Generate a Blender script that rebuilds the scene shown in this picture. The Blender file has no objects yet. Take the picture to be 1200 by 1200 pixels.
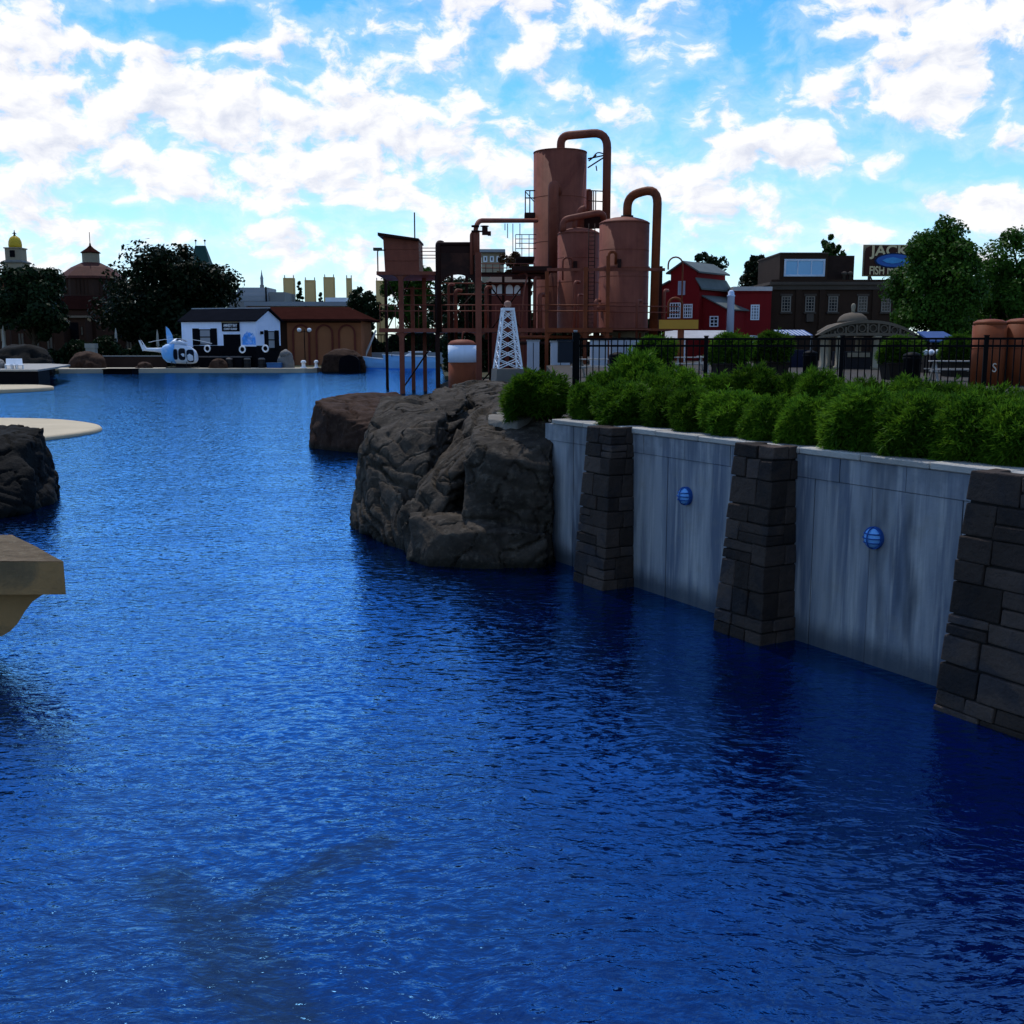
import bpy, bmesh, math, random
import numpy as np
from mathutils import Vector, Matrix, noise as mnoise

R = math.radians
random.seed(7); rng = np.random.default_rng(7)
sc = bpy.context.scene
col = sc.collection

# ------------------------------------------------------------------ camera
F, HC, HY = 1250.0, 3.5, 404.0            # focal length in photo pixels (1200 wide), eye height over the water, horizon row
PITCH = math.atan((600 - HY) / F)
cam_d = bpy.data.cameras.new('camera'); cam = bpy.data.objects.new('camera', cam_d); col.objects.link(cam)
cam.location = (0, 0, HC); cam.rotation_euler = (math.pi / 2 - PITCH, 0, 0)
cam_d.sensor_width = 36; cam_d.lens = 36 * F / 1200; cam_d.clip_end = 6000; cam_d.clip_start = 0.1
sc.camera = cam
_fw = Vector((0, math.cos(PITCH), -math.sin(PITCH))); _up = Vector((0, math.sin(PITCH), math.cos(PITCH)))
def ray(px, py): return Vector((1, 0, 0)) * ((px - 600) / F) + _up * ((600 - py) / F) + _fw
def V(px, py, Y):                          # the point seen at a pixel, at ground distance Y
    d = ray(px, py); return Vector((0, 0, HC)) + d * (Y / d.y)
def G(px, py, z=0.0):                      # the point seen at a pixel, on the level z
    d = ray(px, py); return Vector((0, 0, HC)) + d * ((z - HC) / d.z)

# ------------------------------------------------------------------ sky, sun, exposure
SUN_EL, SUN_AZ = R(60), math.atan2(-0.32, 0.95)     # azimuth measured from +Y towards +X
sun_dir = Vector((math.sin(SUN_AZ) * math.cos(SUN_EL), math.cos(SUN_AZ) * math.cos(SUN_EL), math.sin(SUN_EL)))
sun_d = bpy.data.lights.new('sun', 'SUN'); sun_d.energy = 3.0; sun_d.angle = R(0.5); sun_d.color = (1, 0.95, 0.87)
sun = bpy.data.objects.new('sun', sun_d); col.objects.link(sun)
sun.rotation_euler = (-sun_dir).to_track_quat('-Z', 'Y').to_euler()
sc.view_settings.view_transform = 'Standard'; sc.view_settings.look = 'None'
sc.view_settings.exposure = 0.0; sc.view_settings.gamma = 1.0
sc.cycles.use_denoising = True
sc.cycles.max_bounces = 6; sc.cycles.caustics_reflective = False; sc.cycles.caustics_refractive = False
try: sc.cycles.sample_clamp_indirect = 4; sc.cycles.sample_clamp_direct = 1.2
except Exception: pass

class NG:                                   # tiny node-graph helper
    def __init__(s, nt): s.nt = nt; s.n = nt.nodes; s.l = nt.links
    def node(s, t, **k):
        o = s.n.new(t)
        for a, b in k.items(): setattr(o, a, b)
        return o
    def put(s, sock, v):
        if isinstance(v, bpy.types.NodeSocket): s.l.new(v, sock)
        elif v is not None: sock.default_value = v[:3] if sock.type == 'VECTOR' and len(v) == 4 else v
    def m(s, op, a, b=None, c=None, clamp=False):
        o = s.node('ShaderNodeMath', operation=op, use_clamp=clamp)
        for i, x in enumerate((a, b, c)):
            if x is not None: s.put(o.inputs[i], x)
        return o.outputs[0]
    def vm(s, op, a, b=None):
        o = s.node('ShaderNodeVectorMath', operation=op)
        s.put(o.inputs[0], a)
        if b is not None: s.put(o.inputs[1], b)
        return o.outputs[0]
    def xyz(s, x, y, z):
        o = s.node('ShaderNodeCombineXYZ'); s.put(o.inputs[0], x); s.put(o.inputs[1], y); s.put(o.inputs[2], z); return o.outputs[0]
    def sep(s, v):
        o = s.node('ShaderNodeSeparateXYZ'); s.put(o.inputs[0], v); return o.outputs
    def noise(s, vec, scale, detail=4, rough=0.55, dist=0.0, dim='3D'):
        o = s.node('ShaderNodeTexNoise', noise_dimensions=dim)
        s.put(o.inputs['Vector'], vec); s.put(o.inputs['Scale'], scale); s.put(o.inputs['Detail'], detail)
        s.put(o.inputs['Roughness'], rough); s.put(o.inputs['Distortion'], dist); return o
    def mix(s, f, a, b, mode='MIX'):
        o = s.node('ShaderNodeMix', data_type='RGBA', blend_type=mode)
        s.put(o.inputs['Factor'], f); s.put(o.inputs[6], a); s.put(o.inputs[7], b); return o.outputs[2]
    def sstep(s, x, a, b, lo=0.0, hi=1.0):
        o = s.node('ShaderNodeMapRange', interpolation_type='SMOOTHSTEP')
        s.put(o.inputs[0], x); s.put(o.inputs[1], a); s.put(o.inputs[2], b); s.put(o.inputs[3], lo); s.put(o.inputs[4], hi); return o.outputs[0]

world = bpy.data.worlds.new('World'); sc.world = world; world.use_nodes = True
world.cycles.sampling_method = "MANUAL"; world.cycles.sample_map_resolution = 512
g = NG(world.node_tree); g.n.clear()
SKY_STR = 0.11
sky = g.node('ShaderNodeTexSky', sky_type='NISHITA', sun_disc=False, sun_elevation=SUN_EL, sun_rotation=SUN_AZ)
sky.altitude = 600; sky.air_density = 1.0; sky.dust_density = 0.3; sky.ozone_density = 2.5
hs = g.node('ShaderNodeHueSaturation'); hs.inputs['Saturation'].default_value = 1.45; hs.inputs['Value'].default_value = 1.7
g.l.new(sky.outputs[0], hs.inputs['Color'])
tc = g.node('ShaderNodeTexCoord')
dx, dy, dz = g.sep(tc.outputs['Generated'])
su = g.m('MULTIPLY', g.m('ARCTAN2', dx, dy), F)
sv = g.m('MULTIPLY', g.m('ARCSINE', dz), F)
warp = g.noise(g.xyz(su, sv, 3.0), 0.011, 3, 0.6)
wx, wy, wz = g.sep(warp.outputs['Color'])
suw = g.m('MULTIPLY_ADD', g.m('SUBTRACT', wx, 0.5), 60.0, su)
svw = g.m('MULTIPLY_ADD', g.m('SUBTRACT', wy, 0.5), 38.0, sv)
def cl_noise(u, v):
    return g.noise(g.xyz(u, g.m('MULTIPLY', v, 1.55), 11.0), 0.0165, 7, 0.59).outputs['Fac']
n1 = cl_noise(suw, svw)
n2 = cl_noise(g.m('ADD', suw, -9.0), g.m('ADD', svw, 13.0))
big = g.noise(g.xyz(su, g.m('MULTIPLY', sv, 1.6), 40.0), 0.0024, 2, 0.5).outputs['Fac']
# cloud banks seen in the photograph: centre (pixel), half-size, weight; negative = clear patch
blobs = [(150, 130, 340, 140, .72), (420, 180, 330, 125, .66), (60, 60, 200, 75, .55), (40, 240, 220, 60, .62), (560, 40, 190, 62, .5), (470, 80, 110, 60, .42),
         (640, 8, 130, 46, .62), (780, 30, 60, 42, .42), (1100, 5, 165, 52, .75), (1090, 98, 130, 68, .80), (855, 136, 50, 32, .5),
         (890, 182, 110, 42, .68), (800, 210, 110, 36, .6), (850, 240, 120, 34, .6), (960, 265, 110, 28, .6), (840, 285, 90, 22, .45), (1012, 186, 50, 18, .5),
         (1150, 242, 92, 28, .66), (1195, 165, 28, 24, .6), (1172, 120, 32, 24, .5), (705, 130, 62, 36, .5), (640, 100, 42, 24, .38),
         (560, 225, 150, 50, .56), (440, 300, 90, 40, .5), (170, 268, 150, 30, .5), (300, 300, 260, 30, .36), (40, 320, 120, 40, .45), (530, 300, 120, 60, .55), (700, 260, 120, 60, .5), (960, 120, 60, 16, .36), (900, 105, 70, 18, .36), (1150, 300, 60, 25, .5)]
holes = [(215, 24, 120, 26, .85), (70, 222, 80, 14, .25), (150, 70, 60, 14, .3), (250, 75, 40, 12, .3), (235, 250, 230, 13, .45), (590, 130, 70, 40, .35), (420, 262, 80, 22, .4), (500, 140, 50, 12, .2)]
def blob(cx, cy, rx, ry, a):
    d = ray(cx, cy).normalized(); u0 = math.atan2(d.x, d.y) * F; v0 = math.asin(d.z) * F
    ax = g.m('MULTIPLY', g.m('SUBTRACT', suw, u0), 1 / rx); ay = g.m('MULTIPLY', g.m('SUBTRACT', svw, v0), 1 / ry)
    r2 = g.m('MULTIPLY_ADD', ax, ax, g.m('MULTIPLY', ay, ay))
    return g.m('MULTIPLY', g.m('SUBTRACT', 1.0, r2), a)
acc = g.m('MULTIPLY_ADD', g.m('SUBTRACT', big, 0.5), 1.6, 0.06)           # the sky elsewhere: the same broken cloud
inview = g.m('MULTIPLY', g.m('LESS_THAN', g.m('ABSOLUTE', su), 700.0), g.m('LESS_THAN', sv, 470.0))
acc = g.m('SUBTRACT', acc, g.m('MULTIPLY', inview, 0.0))
vis = -0.22
bl = None
for b in blobs:
    s_ = blob(*b); bl = s_ if bl is None else g.m('MAXIMUM', bl, s_)
bl = g.m('MAXIMUM', bl, vis)
for h_ in holes:
    bl = g.m('SUBTRACT', bl, g.m('MAXIMUM', blob(*h_), 0.0))
# blend from the photographed clouds to the generic ones away from the view
away = g.m('MAXIMUM', g.sstep(g.m('ABSOLUTE', su), 560.0, 800.0), g.sstep(sv, 400.0, 520.0))
fld = g.m('ADD', g.m('MULTIPLY', bl, g.m('SUBTRACT', 1.0, away)), g.m('MULTIPLY', acc, away))
dens = g.m('ADD', fld, g.m('MULTIPLY', g.m('SUBTRACT', n1, 0.55), 3.1))
mask = g.sstep(dens, -0.06, 0.46)
wisp = g.m('MULTIPLY', g.sstep(dens, -0.55, 0.25), 0.30)
mask = g.m('MAXIMUM', mask, wisp)
lit = g.m('ADD', g.m('MULTIPLY', g.m('SUBTRACT', n1, n2), 4.5), 0.74, clamp=True)
lit = g.m('SUBTRACT', lit, g.m('MULTIPLY', g.sstep(dens, 0.5, 1.3), 0.16), clamp=True)
K = 1 / SKY_STR
ccol = g.mix(lit, (.74 * K, .78 * K, .90 * K, 1), (1.05 * K, 1.05 * K, 1.07 * K, 1))
# pale air towards the skyline
hz = g.sstep(sv, 330.0, -10.0)
skyc = g.mix(g.m('MULTIPLY', hz, 0.60), hs.outputs[0], (.42 * K, .76 * K, 1.0 * K, 1))
bg = g.node('ShaderNodeBackground'); bg.inputs['Strength'].default_value = SKY_STR
g.put(bg.inputs['Color'], g.mix(mask, skyc, ccol))
wo = g.node('ShaderNodeOutputWorld'); g.l.new(bg.outputs[0], wo.inputs[0])

# ------------------------------------------------------------------ materials
MATS = {}
def mat(name, c, rough=.7, var=.18, vscale=1.2, bump=0.0, bscale=12, metal=0.0, streak=0.0, alt=None, spec=.10, objrand=0.0, coords='Object'):
    if name in MATS: return MATS[name]
    m = bpy.data.materials.new(name); m.use_nodes = True; q = NG(m.node_tree)
    p = q.n['Principled BSDF']; p.inputs['Roughness'].default_value = rough; p.inputs['Metallic'].default_value = metal
    p.inputs['Specular IOR Level'].default_value = spec
    t = q.node('ShaderNodeTexCoord').outputs[coords]
    n = q.noise(t, vscale, 5, .6).outputs['Fac']
    f = q.m('MULTIPLY_ADD', q.m('SUBTRACT', n, .5), var * 4, 1.0)
    if streak:
        x, y, z = q.sep(t)
        st = q.noise(q.xyz(q.m('MULTIPLY', x, 5.0), q.m('MULTIPLY', y, 5.0), q.m('MULTIPLY', z, .35)), 1.0, 4, .6).outputs['Fac']
        f = q.m('MULTIPLY', f, q.m('MULTIPLY_ADD', q.m('SUBTRACT', st, .5), streak * 4, 1.0))
    if objrand:
        oi = q.node('ShaderNodeObjectInfo').outputs['Random']
        f = q.m('MULTIPLY', f, q.m('MULTIPLY_ADD', q.m('SUBTRACT', oi, .5), objrand * 2, 1.0))
    f = q.m('MAXIMUM', f, .15)
    base = (*c, 1)
    if alt:
        n2_ = q.noise(t, vscale * .7, 6, .65, .6).outputs['Fac']
        base = q.mix(q.sstep(n2_, .46, .66), base, (*alt, 1))
    o = q.node('ShaderNodeVectorMath', operation='SCALE'); q.put(o.inputs[0], base); q.put(o.inputs['Scale'], f)
    q.l.new(o.outputs[0], p.inputs['Base Color'])
    if bump:
        bn = q.noise(t, bscale, 6, .62).outputs['Fac']
        b = q.node('ShaderNodeBump'); b.inputs['Strength'].default_value = bump; b.inputs['Distance'].default_value = .05
        q.l.new(bn, b.inputs['Height']); q.l.new(b.outputs[0], p.inputs['Normal'])
    MATS[name] = m; return m
def glass(name, c, rough=.06):
    m = mat(name, c, rough, .05, .5, spec=.6); return m
def leafmat(name, c1, c2, trans=.3):
    m = bpy.data.materials.new(name); m.use_nodes = True; q = NG(m.node_tree); q.n.clear()
    ri = q.node('ShaderNodeNewGeometry').outputs['Random Per Island']
    t = q.node('ShaderNodeTexCoord').outputs['Object']
    n = q.noise(t, 1.6, 2, .5).outputs['Fac']
    fac = q.m('ADD', q.m('MULTIPLY', ri, .6), q.m('MULTIPLY', q.m('SUBTRACT', n, .3), 1.0), clamp=True)
    oi = q.node('ShaderNodeObjectInfo').outputs['Random']
    c = q.mix(fac, (*c1, 1), (*c2, 1))
    o = q.node('ShaderNodeVectorMath', operation='SCALE'); q.put(o.inputs[0], c); q.put(o.inputs['Scale'], q.m('MULTIPLY_ADD', oi, .7, .62))
    d = q.node('ShaderNodeBsdfPrincipled'); q.l.new(o.outputs[0], d.inputs['Base Color']); d.inputs['Roughness'].default_value = .5; d.inputs['Specular IOR Level'].default_value = .06
    tr = q.node('ShaderNodeBsdfTranslucent'); q.l.new(o.outputs[0], tr.inputs['Color'])
    mx = q.node('ShaderNodeMixShader'); mx.inputs[0].default_value = trans
    q.l.new(d.outputs[0], mx.inputs[1]); q.l.new(tr.outputs[0], mx.inputs[2])
    ou = q.node('ShaderNodeOutputMaterial'); q.l.new(mx.outputs[0], ou.inputs[0])
    MATS[name] = m; return m

RUST = mat('rust_paint', (.185, .056, .036), .62, .16, .55, .12, 6, streak=.13, alt=(.135, .038, .025))
RUST2 = mat('rust_orange', (.17, .042, .016), .6, .16, .9, .12, 6, streak=.1, alt=(.10, .028, .013))
RUSTD = mat('rust_dark', (.022, .008, .006), .7, .2, .8, .1, 6)
WHITE = mat('white_paint', (.72, .76, .82), .5, .05, .8, streak=.04)
HUTW = mat('hut_boards', (.64, .74, .95), .55, .04, .6, streak=.05)
BLACK = mat('black_paint', (.005, .005, .007), .8, .2, 2, spec=.02)
BLACKM = mat('black_metal', (.004, .004, .005), .6, .2, 4, spec=.04)
CONC = mat('pale_concrete', (.42, .38, .30), .8, .10, .35, .1, 8)
ROCK = None
STONE = mat('pillar_stone', (.050, .037, .031), .85, .25, 2.2, .8, 11, objrand=.5, alt=(.030, .026, .027))
MORTAR = mat('mortar', (.018, .016, .016), .9, .2, 5, .3, 20)
SOIL = mat('soil', (.03, .022, .014), .95, .3, 3, .5, 10)
PAVE = mat('plaza_paving', (.045, .039, .034), .85, .12, .5, .1, 5)
LAND = mat('lawn_ground', (.05, .05, .03), .95, .3, .05)
BRICKB = mat('brown_brick', (.036, .020, .013), .8, .2, .7, .2, 10)
REDB = mat('red_boards', (.18, .008, .010), .65, .12, .4, streak=.07)
ROOFG = mat('grey_roof', (.10, .115, .11), .6, .15, 1, .1, 5)
ROOFB = mat('brown_roof_tiles', (.030, .010, .008), .95, .2, 1.0, .3, 4, spec=0)
ROOFD = mat('dark_roof', (.008, .009, .013), .95, .2, 1, spec=0)
GLASSD = mat('dark_glass', (.008, .010, .016), .1, .05, .5, spec=.25); GLASSB = glass('blue_glass', (.10, .36, .62), .15)
GLASSG = mat('pale_pane', (.24, .26, .30), .3, .1, 1)
ORNG = mat('orange_plaster', (.24, .085, .038), .8, .12, .4)
ORNG2 = mat('orange_infill', (.28, .11, .05), .8, .12, .4)
REDT = mat('red_brick_trim', (.13, .032, .022), .8, .15, 1)
TAN = mat('tan_panel', (.50, .33, .14), .7, .07, .15)
YEL = mat('gold_dome', (.50, .34, .03), .45, .1, .6)
CREAM = mat('cream_plaster', (.26, .22, .16), .75, .12, .4)
DKBR = mat('dark_brown_wall', (.035, .016, .010), .8, .2, .4)
BARK = mat('bark', (.045, .032, .022), .9, .25, 2, .4, 8)
BLUEP = mat('blue_hull', (.26, .56, .95), .35, .06, .6)
LEAF_T = leafmat('tree_leaves', (.014, .040, .006), (.048, .115, .012), .3)
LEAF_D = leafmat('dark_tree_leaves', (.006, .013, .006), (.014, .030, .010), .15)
LEAF_B = leafmat('shrub_leaves', (.016, .062, .006), (.110, .225, .014), .42)
LEAF_R = leafmat('brown_leaves', (.05, .022, .010), (.09, .05, .018), .25)

def rock_mat(name, c1, c2, c3):
    m = bpy.data.materials.new(name); m.use_nodes = True; q = NG(m.node_tree); p = q.n['Principled BSDF']
    p.inputs['Roughness'].default_value = .88; p.inputs['Specular IOR Level'].default_value = .08
    t = q.node('ShaderNodeTexCoord').outputs['Object']
    n = q.noise(t, 1.3, 8, .62, .4).outputs['Fac']; n2_ = q.noise(t, 7.0, 6, .65).outputs['Fac']
    x, y, z = q.sep(t)
    stv = q.noise(q.xyz(q.m('MULTIPLY', x, 6.), q.m('MULTIPLY', y, 6.), q.m('MULTIPLY', z, .8)), 1., 4, .6).outputs['Fac']
    c = q.mix(q.sstep(n, .35, .65), (*c1, 1), (*c2, 1)); c = q.mix(q.m('MULTIPLY', q.sstep(n2_, .5, .7), .7), c, (*c3, 1))
    c = q.mix(q.m('MULTIPLY', q.sstep(stv, .5, .75), .5), c, (*[v * .45 for v in c1], 1))
    alg = q.m('MULTIPLY', q.sstep(q.m('ADD', z, q.m('MULTIPLY', n2_, .2)), .32, .12), .75)   # waterline growth
    c = q.mix(alg, c, (.008, .009, .007, 1))
    q.l.new(c, p.inputs['Base Color'])
    v = q.node('ShaderNodeTexVoronoi', feature='DISTANCE_TO_EDGE'); v.inputs['Scale'].default_value = 2.1
    q.put(v.inputs['Vector'], q.vm('ADD', t, q.vm('SCALE', q.noise(t, 2., 3).outputs['Color'])))
    cr = q.sstep(v.outputs['Distance'], 0.0, .05)
    h = q.m('ADD', q.m('ADD', q.m('MULTIPLY', n2_, .5), q.m('MULTIPLY', q.noise(t, 22, 5, .65).outputs['Fac'], .28)), q.m('MULTIPLY', cr, .0))
    b = q.node('ShaderNodeBump'); b.inputs['Strength'].default_value = .75; b.inputs['Distance'].default_value = .09
    q.l.new(h, b.inputs['Height']); q.l.new(b.outputs[0], p.inputs['Normal'])
    MATS[name] = m; return m
ROCK = rock_mat('grey_rock', (.030, .025, .020), (.062, .051, .041), (.105, .090, .072))
ROCKB = rock_mat('brown_rock', (.027, .014, .010), (.050, .028, .019), (.065, .042, .031))
ROCKD = rock_mat('dark_rock', (.007, .007, .007), (.012, .0115, .011), (.02, .019, .018))

# ------------------------------------------------------------------ mesh builder
class MB:
    def __init__(s): s.v = []; s.f = []; s.sm = []
    def add(s, vs, fs, smooth=False):
        o = len(s.v); s.v += [tuple(x) for x in vs]; s.f += [tuple(o + i for i in f) for f in fs]; s.sm += [smooth] * len(fs); return s
    def hexa(s, p):                         # 8 corners: bottom 4 ccw, top 4 ccw
        return s.add(p, [(3, 2, 1, 0), (4, 5, 6, 7), (0, 1, 5, 4), (1, 2, 6, 5), (2, 3, 7, 6), (3, 0, 4, 7)])
    def box(s, x0, x1, y0, y1, z0, z1):
        return s.hexa([(x0, y0, z0), (x1, y0, z0), (x1, y1, z0), (x0, y1, z0), (x0, y0, z1), (x1, y0, z1), (x1, y1, z1), (x0, y1, z1)])
    def prism(s, poly, z0, z1):
        n = len(poly); vs = [(x, y, z0) for x, y in poly] + [(x, y, z1) for x, y in poly]
        return s.add(vs, [tuple(reversed(range(n))), tuple(range(n, 2 * n))] + [(i, (i + 1) % n, n + (i + 1) % n, n + i) for i in range(n)])
    def slab(s, poly, y0, y1):              # poly in x,z, extruded along y
        n = len(poly); vs = [(x, y0, z) for x, z in poly] + [(x, y1, z) for x, z in poly]
        return s.add(vs, [tuple(range(n)), tuple(reversed(range(n, 2 * n)))] + [(i, n + i, n + (i + 1) % n, (i + 1) % n) for i in range(n)])
    def lathe(s, prof, c=(0, 0, 0), n=20, smooth=True, ph=0.0):
        vs = []; fs = []
        for r, z in prof: vs += [(c[0] + r * math.cos(ph + 2 * math.pi * i / n), c[1] + r * math.sin(ph + 2 * math.pi * i / n), c[2] + z) for i in range(n)]
        for k in range(len(prof) - 1):
            fs += [(k * n + i, k * n + (i + 1) % n, (k + 1) * n + (i + 1) % n, (k + 1) * n + i) for i in range(n)]
        s.add(vs, fs, smooth)
        o = len(s.v) - len(vs)
        s.f += [tuple(o + i for i in reversed(range(n))), tuple(o + (len(prof) - 1) * n + i for i in range(n))]; s.sm += [False, False]
        return s
    def tube(s, path, r, n=10, smooth=True):
        P = [Vector(p) for p in path]; rs = r if isinstance(r, (list, tuple)) else [r] * len(P)
        vs = []; ref = None
        for i, p in enumerate(P):
            t = (P[min(i + 1, len(P) - 1)] - P[max(i - 1, 0)]).normalized()
            if ref is None: ref = t.orthogonal().normalized()
            a = (ref - t * ref.dot(t))
            a = a.normalized() if a.length > 1e-5 else t.orthogonal().normalized()
            ref = a; b = t.cross(a)
            vs += [p + (a * math.cos(2 * math.pi * k / n) + b * math.sin(2 * math.pi * k / n)) * rs[i] for k in range(n)]
        m_ = len(P)
        fs = [(k * n + i, k * n + (i + 1) % n, (k + 1) * n + (i + 1) % n, (k + 1) * n + i) for k in range(m_ - 1) for i in range(n)]
        s.add(vs, fs, smooth); o = len(s.v) - len(vs)
        s.f += [tuple(o + i for i in reversed(range(n))), tuple(o + (m_ - 1) * n + i for i in range(n))]; s.sm += [False, False]
        return s
    def bar(s, a, b, w, h=None): # square bar between two points
        a = Vector(a); b = Vector(b); t = (b - a).normalized(); h = h or w
        u = t.cross(Vector((0, 0, 1)));  u = u.normalized() if u.length > 1e-3 else Vector((1, 0, 0)); w_ = u.cross(t)
        c = [(-1, -1), (1, -1), (1, 1), (-1, 1)]
        return s.hexa([a + u * (i * w / 2) + w_ * (j * h / 2) for i, j in c] + [b + u * (i * w / 2) + w_ * (j * h / 2) for i, j in c])
    def build(s, name, m, parent=None, loc=None):
        me = bpy.data.meshes.new(name); me.from_pydata(s.v, [], s.f); me.polygons.foreach_set('use_smooth', s.sm); me.materials.append(m); me.update()
        bm_ = bmesh.new(); bm_.from_mesh(me); bmesh.ops.recalc_face_normals(bm_, faces=bm_.faces); bm_.to_mesh(me); bm_.free()
        return link(name, me, parent, loc)
def link(name, me, parent=None, loc=None):
    o = bpy.data.objects.new(name, me); col.objects.link(o)
    if parent: o.parent = parent
    if loc is not None: o.location = loc
    return o
def tag(o, label, cat, group=None):
    o['label'] = label; o['category'] = cat
    if group: o['group'] = group
    return o
def struct(o): o['kind'] = 'structure'; return o
def empty(name, loc, rz, label, cat, group=None):
    o = bpy.data.objects.new(name, None); o.empty_display_size = .1; col.objects.link(o); o.location = loc; o.rotation_euler = (0, 0, rz); return tag(o, label, cat, group)
def arc(c, u, v, r, a0, a1, n=7):
    c, u, v = Vector(c), Vector(u), Vector(v)
    return [c + u * (r * math.cos(a0 + (a1 - a0) * i / n)) + v * (r * math.sin(a0 + (a1 - a0) * i / n)) for i in range(n + 1)]
def pipe(pts, r_el):                        # polyline with rounded elbows
    P = [Vector(p) for p in pts]; out = [P[0]]
    for i in range(1, len(P) - 1):
        a = (P[i - 1] - P[i]).normalized(); b = (P[i + 1] - P[i]).normalized(); d = min(r_el, (P[i - 1] - P[i]).length * .49, (P[i + 1] - P[i]).length * .49)
        for k in range(7):
            t = k / 6; out.append((P[i] + a * d) * (1 - t) ** 2 + P[i] * (2 * t * (1 - t)) + (P[i] + b * d) * t * t)
    return out + [P[-1]]

# ------------------------------------------------------------------ setting: ground, water, shores
o = struct(MB().add([(-2500, -300, -2.2), (2500, -300, -2.2), (2500, 4000, -2.2), (-2500, 4000, -2.2)], [(0, 1, 2, 3)]).build('ground', LAND))

wm = bpy.data.materials.new('blue_water'); wm.use_nodes = True; q = NG(wm.node_tree); p = q.n['Principled BSDF']
t = q.node('ShaderNodeTexCoord').outputs['Object']; wx_, wy_, wz_ = q.sep(t)
body = q.noise(t, .35, 4, .6).outputs['Fac']
wc = q.mix(q.sstep(body, .3, .7), (.0002, .0016, .026, 1), (.0003, .0035, .050, 1))
def seg(a, b, w):                           # distance to one stroke of the dark patch, from its two ends
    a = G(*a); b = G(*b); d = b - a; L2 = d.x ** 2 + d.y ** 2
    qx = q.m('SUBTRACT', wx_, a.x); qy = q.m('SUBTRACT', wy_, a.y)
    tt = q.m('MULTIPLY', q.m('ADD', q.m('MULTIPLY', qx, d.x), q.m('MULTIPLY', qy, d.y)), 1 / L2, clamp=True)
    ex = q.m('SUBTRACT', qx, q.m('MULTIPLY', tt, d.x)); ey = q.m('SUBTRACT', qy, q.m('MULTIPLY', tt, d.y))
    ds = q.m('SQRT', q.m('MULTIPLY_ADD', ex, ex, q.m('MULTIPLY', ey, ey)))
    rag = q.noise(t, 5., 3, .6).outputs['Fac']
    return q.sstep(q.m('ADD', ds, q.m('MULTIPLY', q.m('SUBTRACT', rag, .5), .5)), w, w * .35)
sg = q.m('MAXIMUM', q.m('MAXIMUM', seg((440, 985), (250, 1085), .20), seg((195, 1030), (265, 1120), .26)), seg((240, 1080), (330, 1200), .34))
wc = q.mix(q.m('MULTIPLY', sg, .8), wc, (.010, .018, .030, 1))  # dark patch mixed into the water colour; its gloss is lowered too
q.n.remove(p); dif = q.node('ShaderNodeBsdfDiffuse'); q.l.new(wc, dif.inputs['Color'])
glo = q.node('ShaderNodeBsdfGlossy'); glo.inputs['Roughness'].default_value = .07; glo.inputs['Color'].default_value = (.17, .50, 1.0, 1)
fre = q.node('ShaderNodeFresnel'); fre.inputs['IOR'].default_value = 1.46
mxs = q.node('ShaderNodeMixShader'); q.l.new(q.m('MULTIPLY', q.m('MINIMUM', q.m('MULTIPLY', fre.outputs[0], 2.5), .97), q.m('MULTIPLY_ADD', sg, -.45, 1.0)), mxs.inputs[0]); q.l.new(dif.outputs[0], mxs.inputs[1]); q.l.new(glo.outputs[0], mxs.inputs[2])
q.l.new(mxs.outputs[0], q.n['Material Output'].inputs[0])
# ripples: wind-ruffled small waves over longer ones
warpw = q.vm('ADD', t, q.vm('MULTIPLY', q.noise(t, .6, 2).outputs['Color'], (.5, .5, 0)))
wsep = q.sep(warpw)
strx = q.xyz(q.m('MULTIPLY', q.m('MULTIPLY_ADD', wsep[1], .15, wsep[0]), .55), wsep[1], 0.0)
h1 = q.noise(strx, 5.6, 3, .55, .5).outputs['Fac']; h2 = q.noise(strx, 15.5, 3, .6, .6).outputs['Fac']; h3 = q.noise(t, .45, 2, .5).outputs['Fac']
amp = q.sstep(h3, .25, .75, .65, 1.15)
hh = q.m('MULTIPLY', q.m('ADD', q.m('MULTIPLY', h1, 1.0), q.m('MULTIPLY', h2, .38)), amp)
b = q.node('ShaderNodeBump'); b.inputs['Strength'].default_value = 1.0; b.inputs['Distance'].default_value = .022
q.l.new(hh, b.inputs['Height'])
chop = q.noise(strx, 16.0, 2, .55, .4).outputs['Color']          # steep little facets that also hold far out, where the relief gets too fine
pert = q.vm('MULTIPLY', q.vm('SUBTRACT', chop, (.5, .5, .5)), (.34, .60, 0))
nrm_ = q.vm('NORMALIZE', q.vm('ADD', b.outputs[0], pert))
for nd in (dif, glo, fre): q.l.new(nrm_, nd.inputs['Normal'])
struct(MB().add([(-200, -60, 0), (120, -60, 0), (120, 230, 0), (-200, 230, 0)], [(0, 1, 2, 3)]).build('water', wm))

# far shore: one land sheet with the lake's far edge as its outline
def gx(px, Y): return (px - 600) / F * Y
shore = [(-2400, 60), (-60, 100), (-56, 118), (gx(85, 136), 134), (gx(140, 137), 137), (gx(300, 137), 136.5), (gx(372, 138), 137.5), (gx(380, 145), 146), (gx(425, 150), 152), (gx(432, 178), 178), (gx(518, 178), 178), (gx(522, 108), 108), (gx(655, 100), 98), (gx(800, 96), 92), (2400, 92), (2400, 3900), (-2400, 3900)]
struct(MB().prism(shore, -2.3, .40).build('far_shore_land', LAND))
quay = [(gx(72, 133), 133), (gx(100, 134), 132.6), (gx(200, 136), 135.6), (gx(300, 136), 135.4), (gx(360, 136.5), 136), (gx(374, 138), 137.6), (gx(374, 138), 141), (gx(72, 140), 141)]
struct(MB().prism(quay, -.6, .55).build('quay_edge', CONC))
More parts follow.
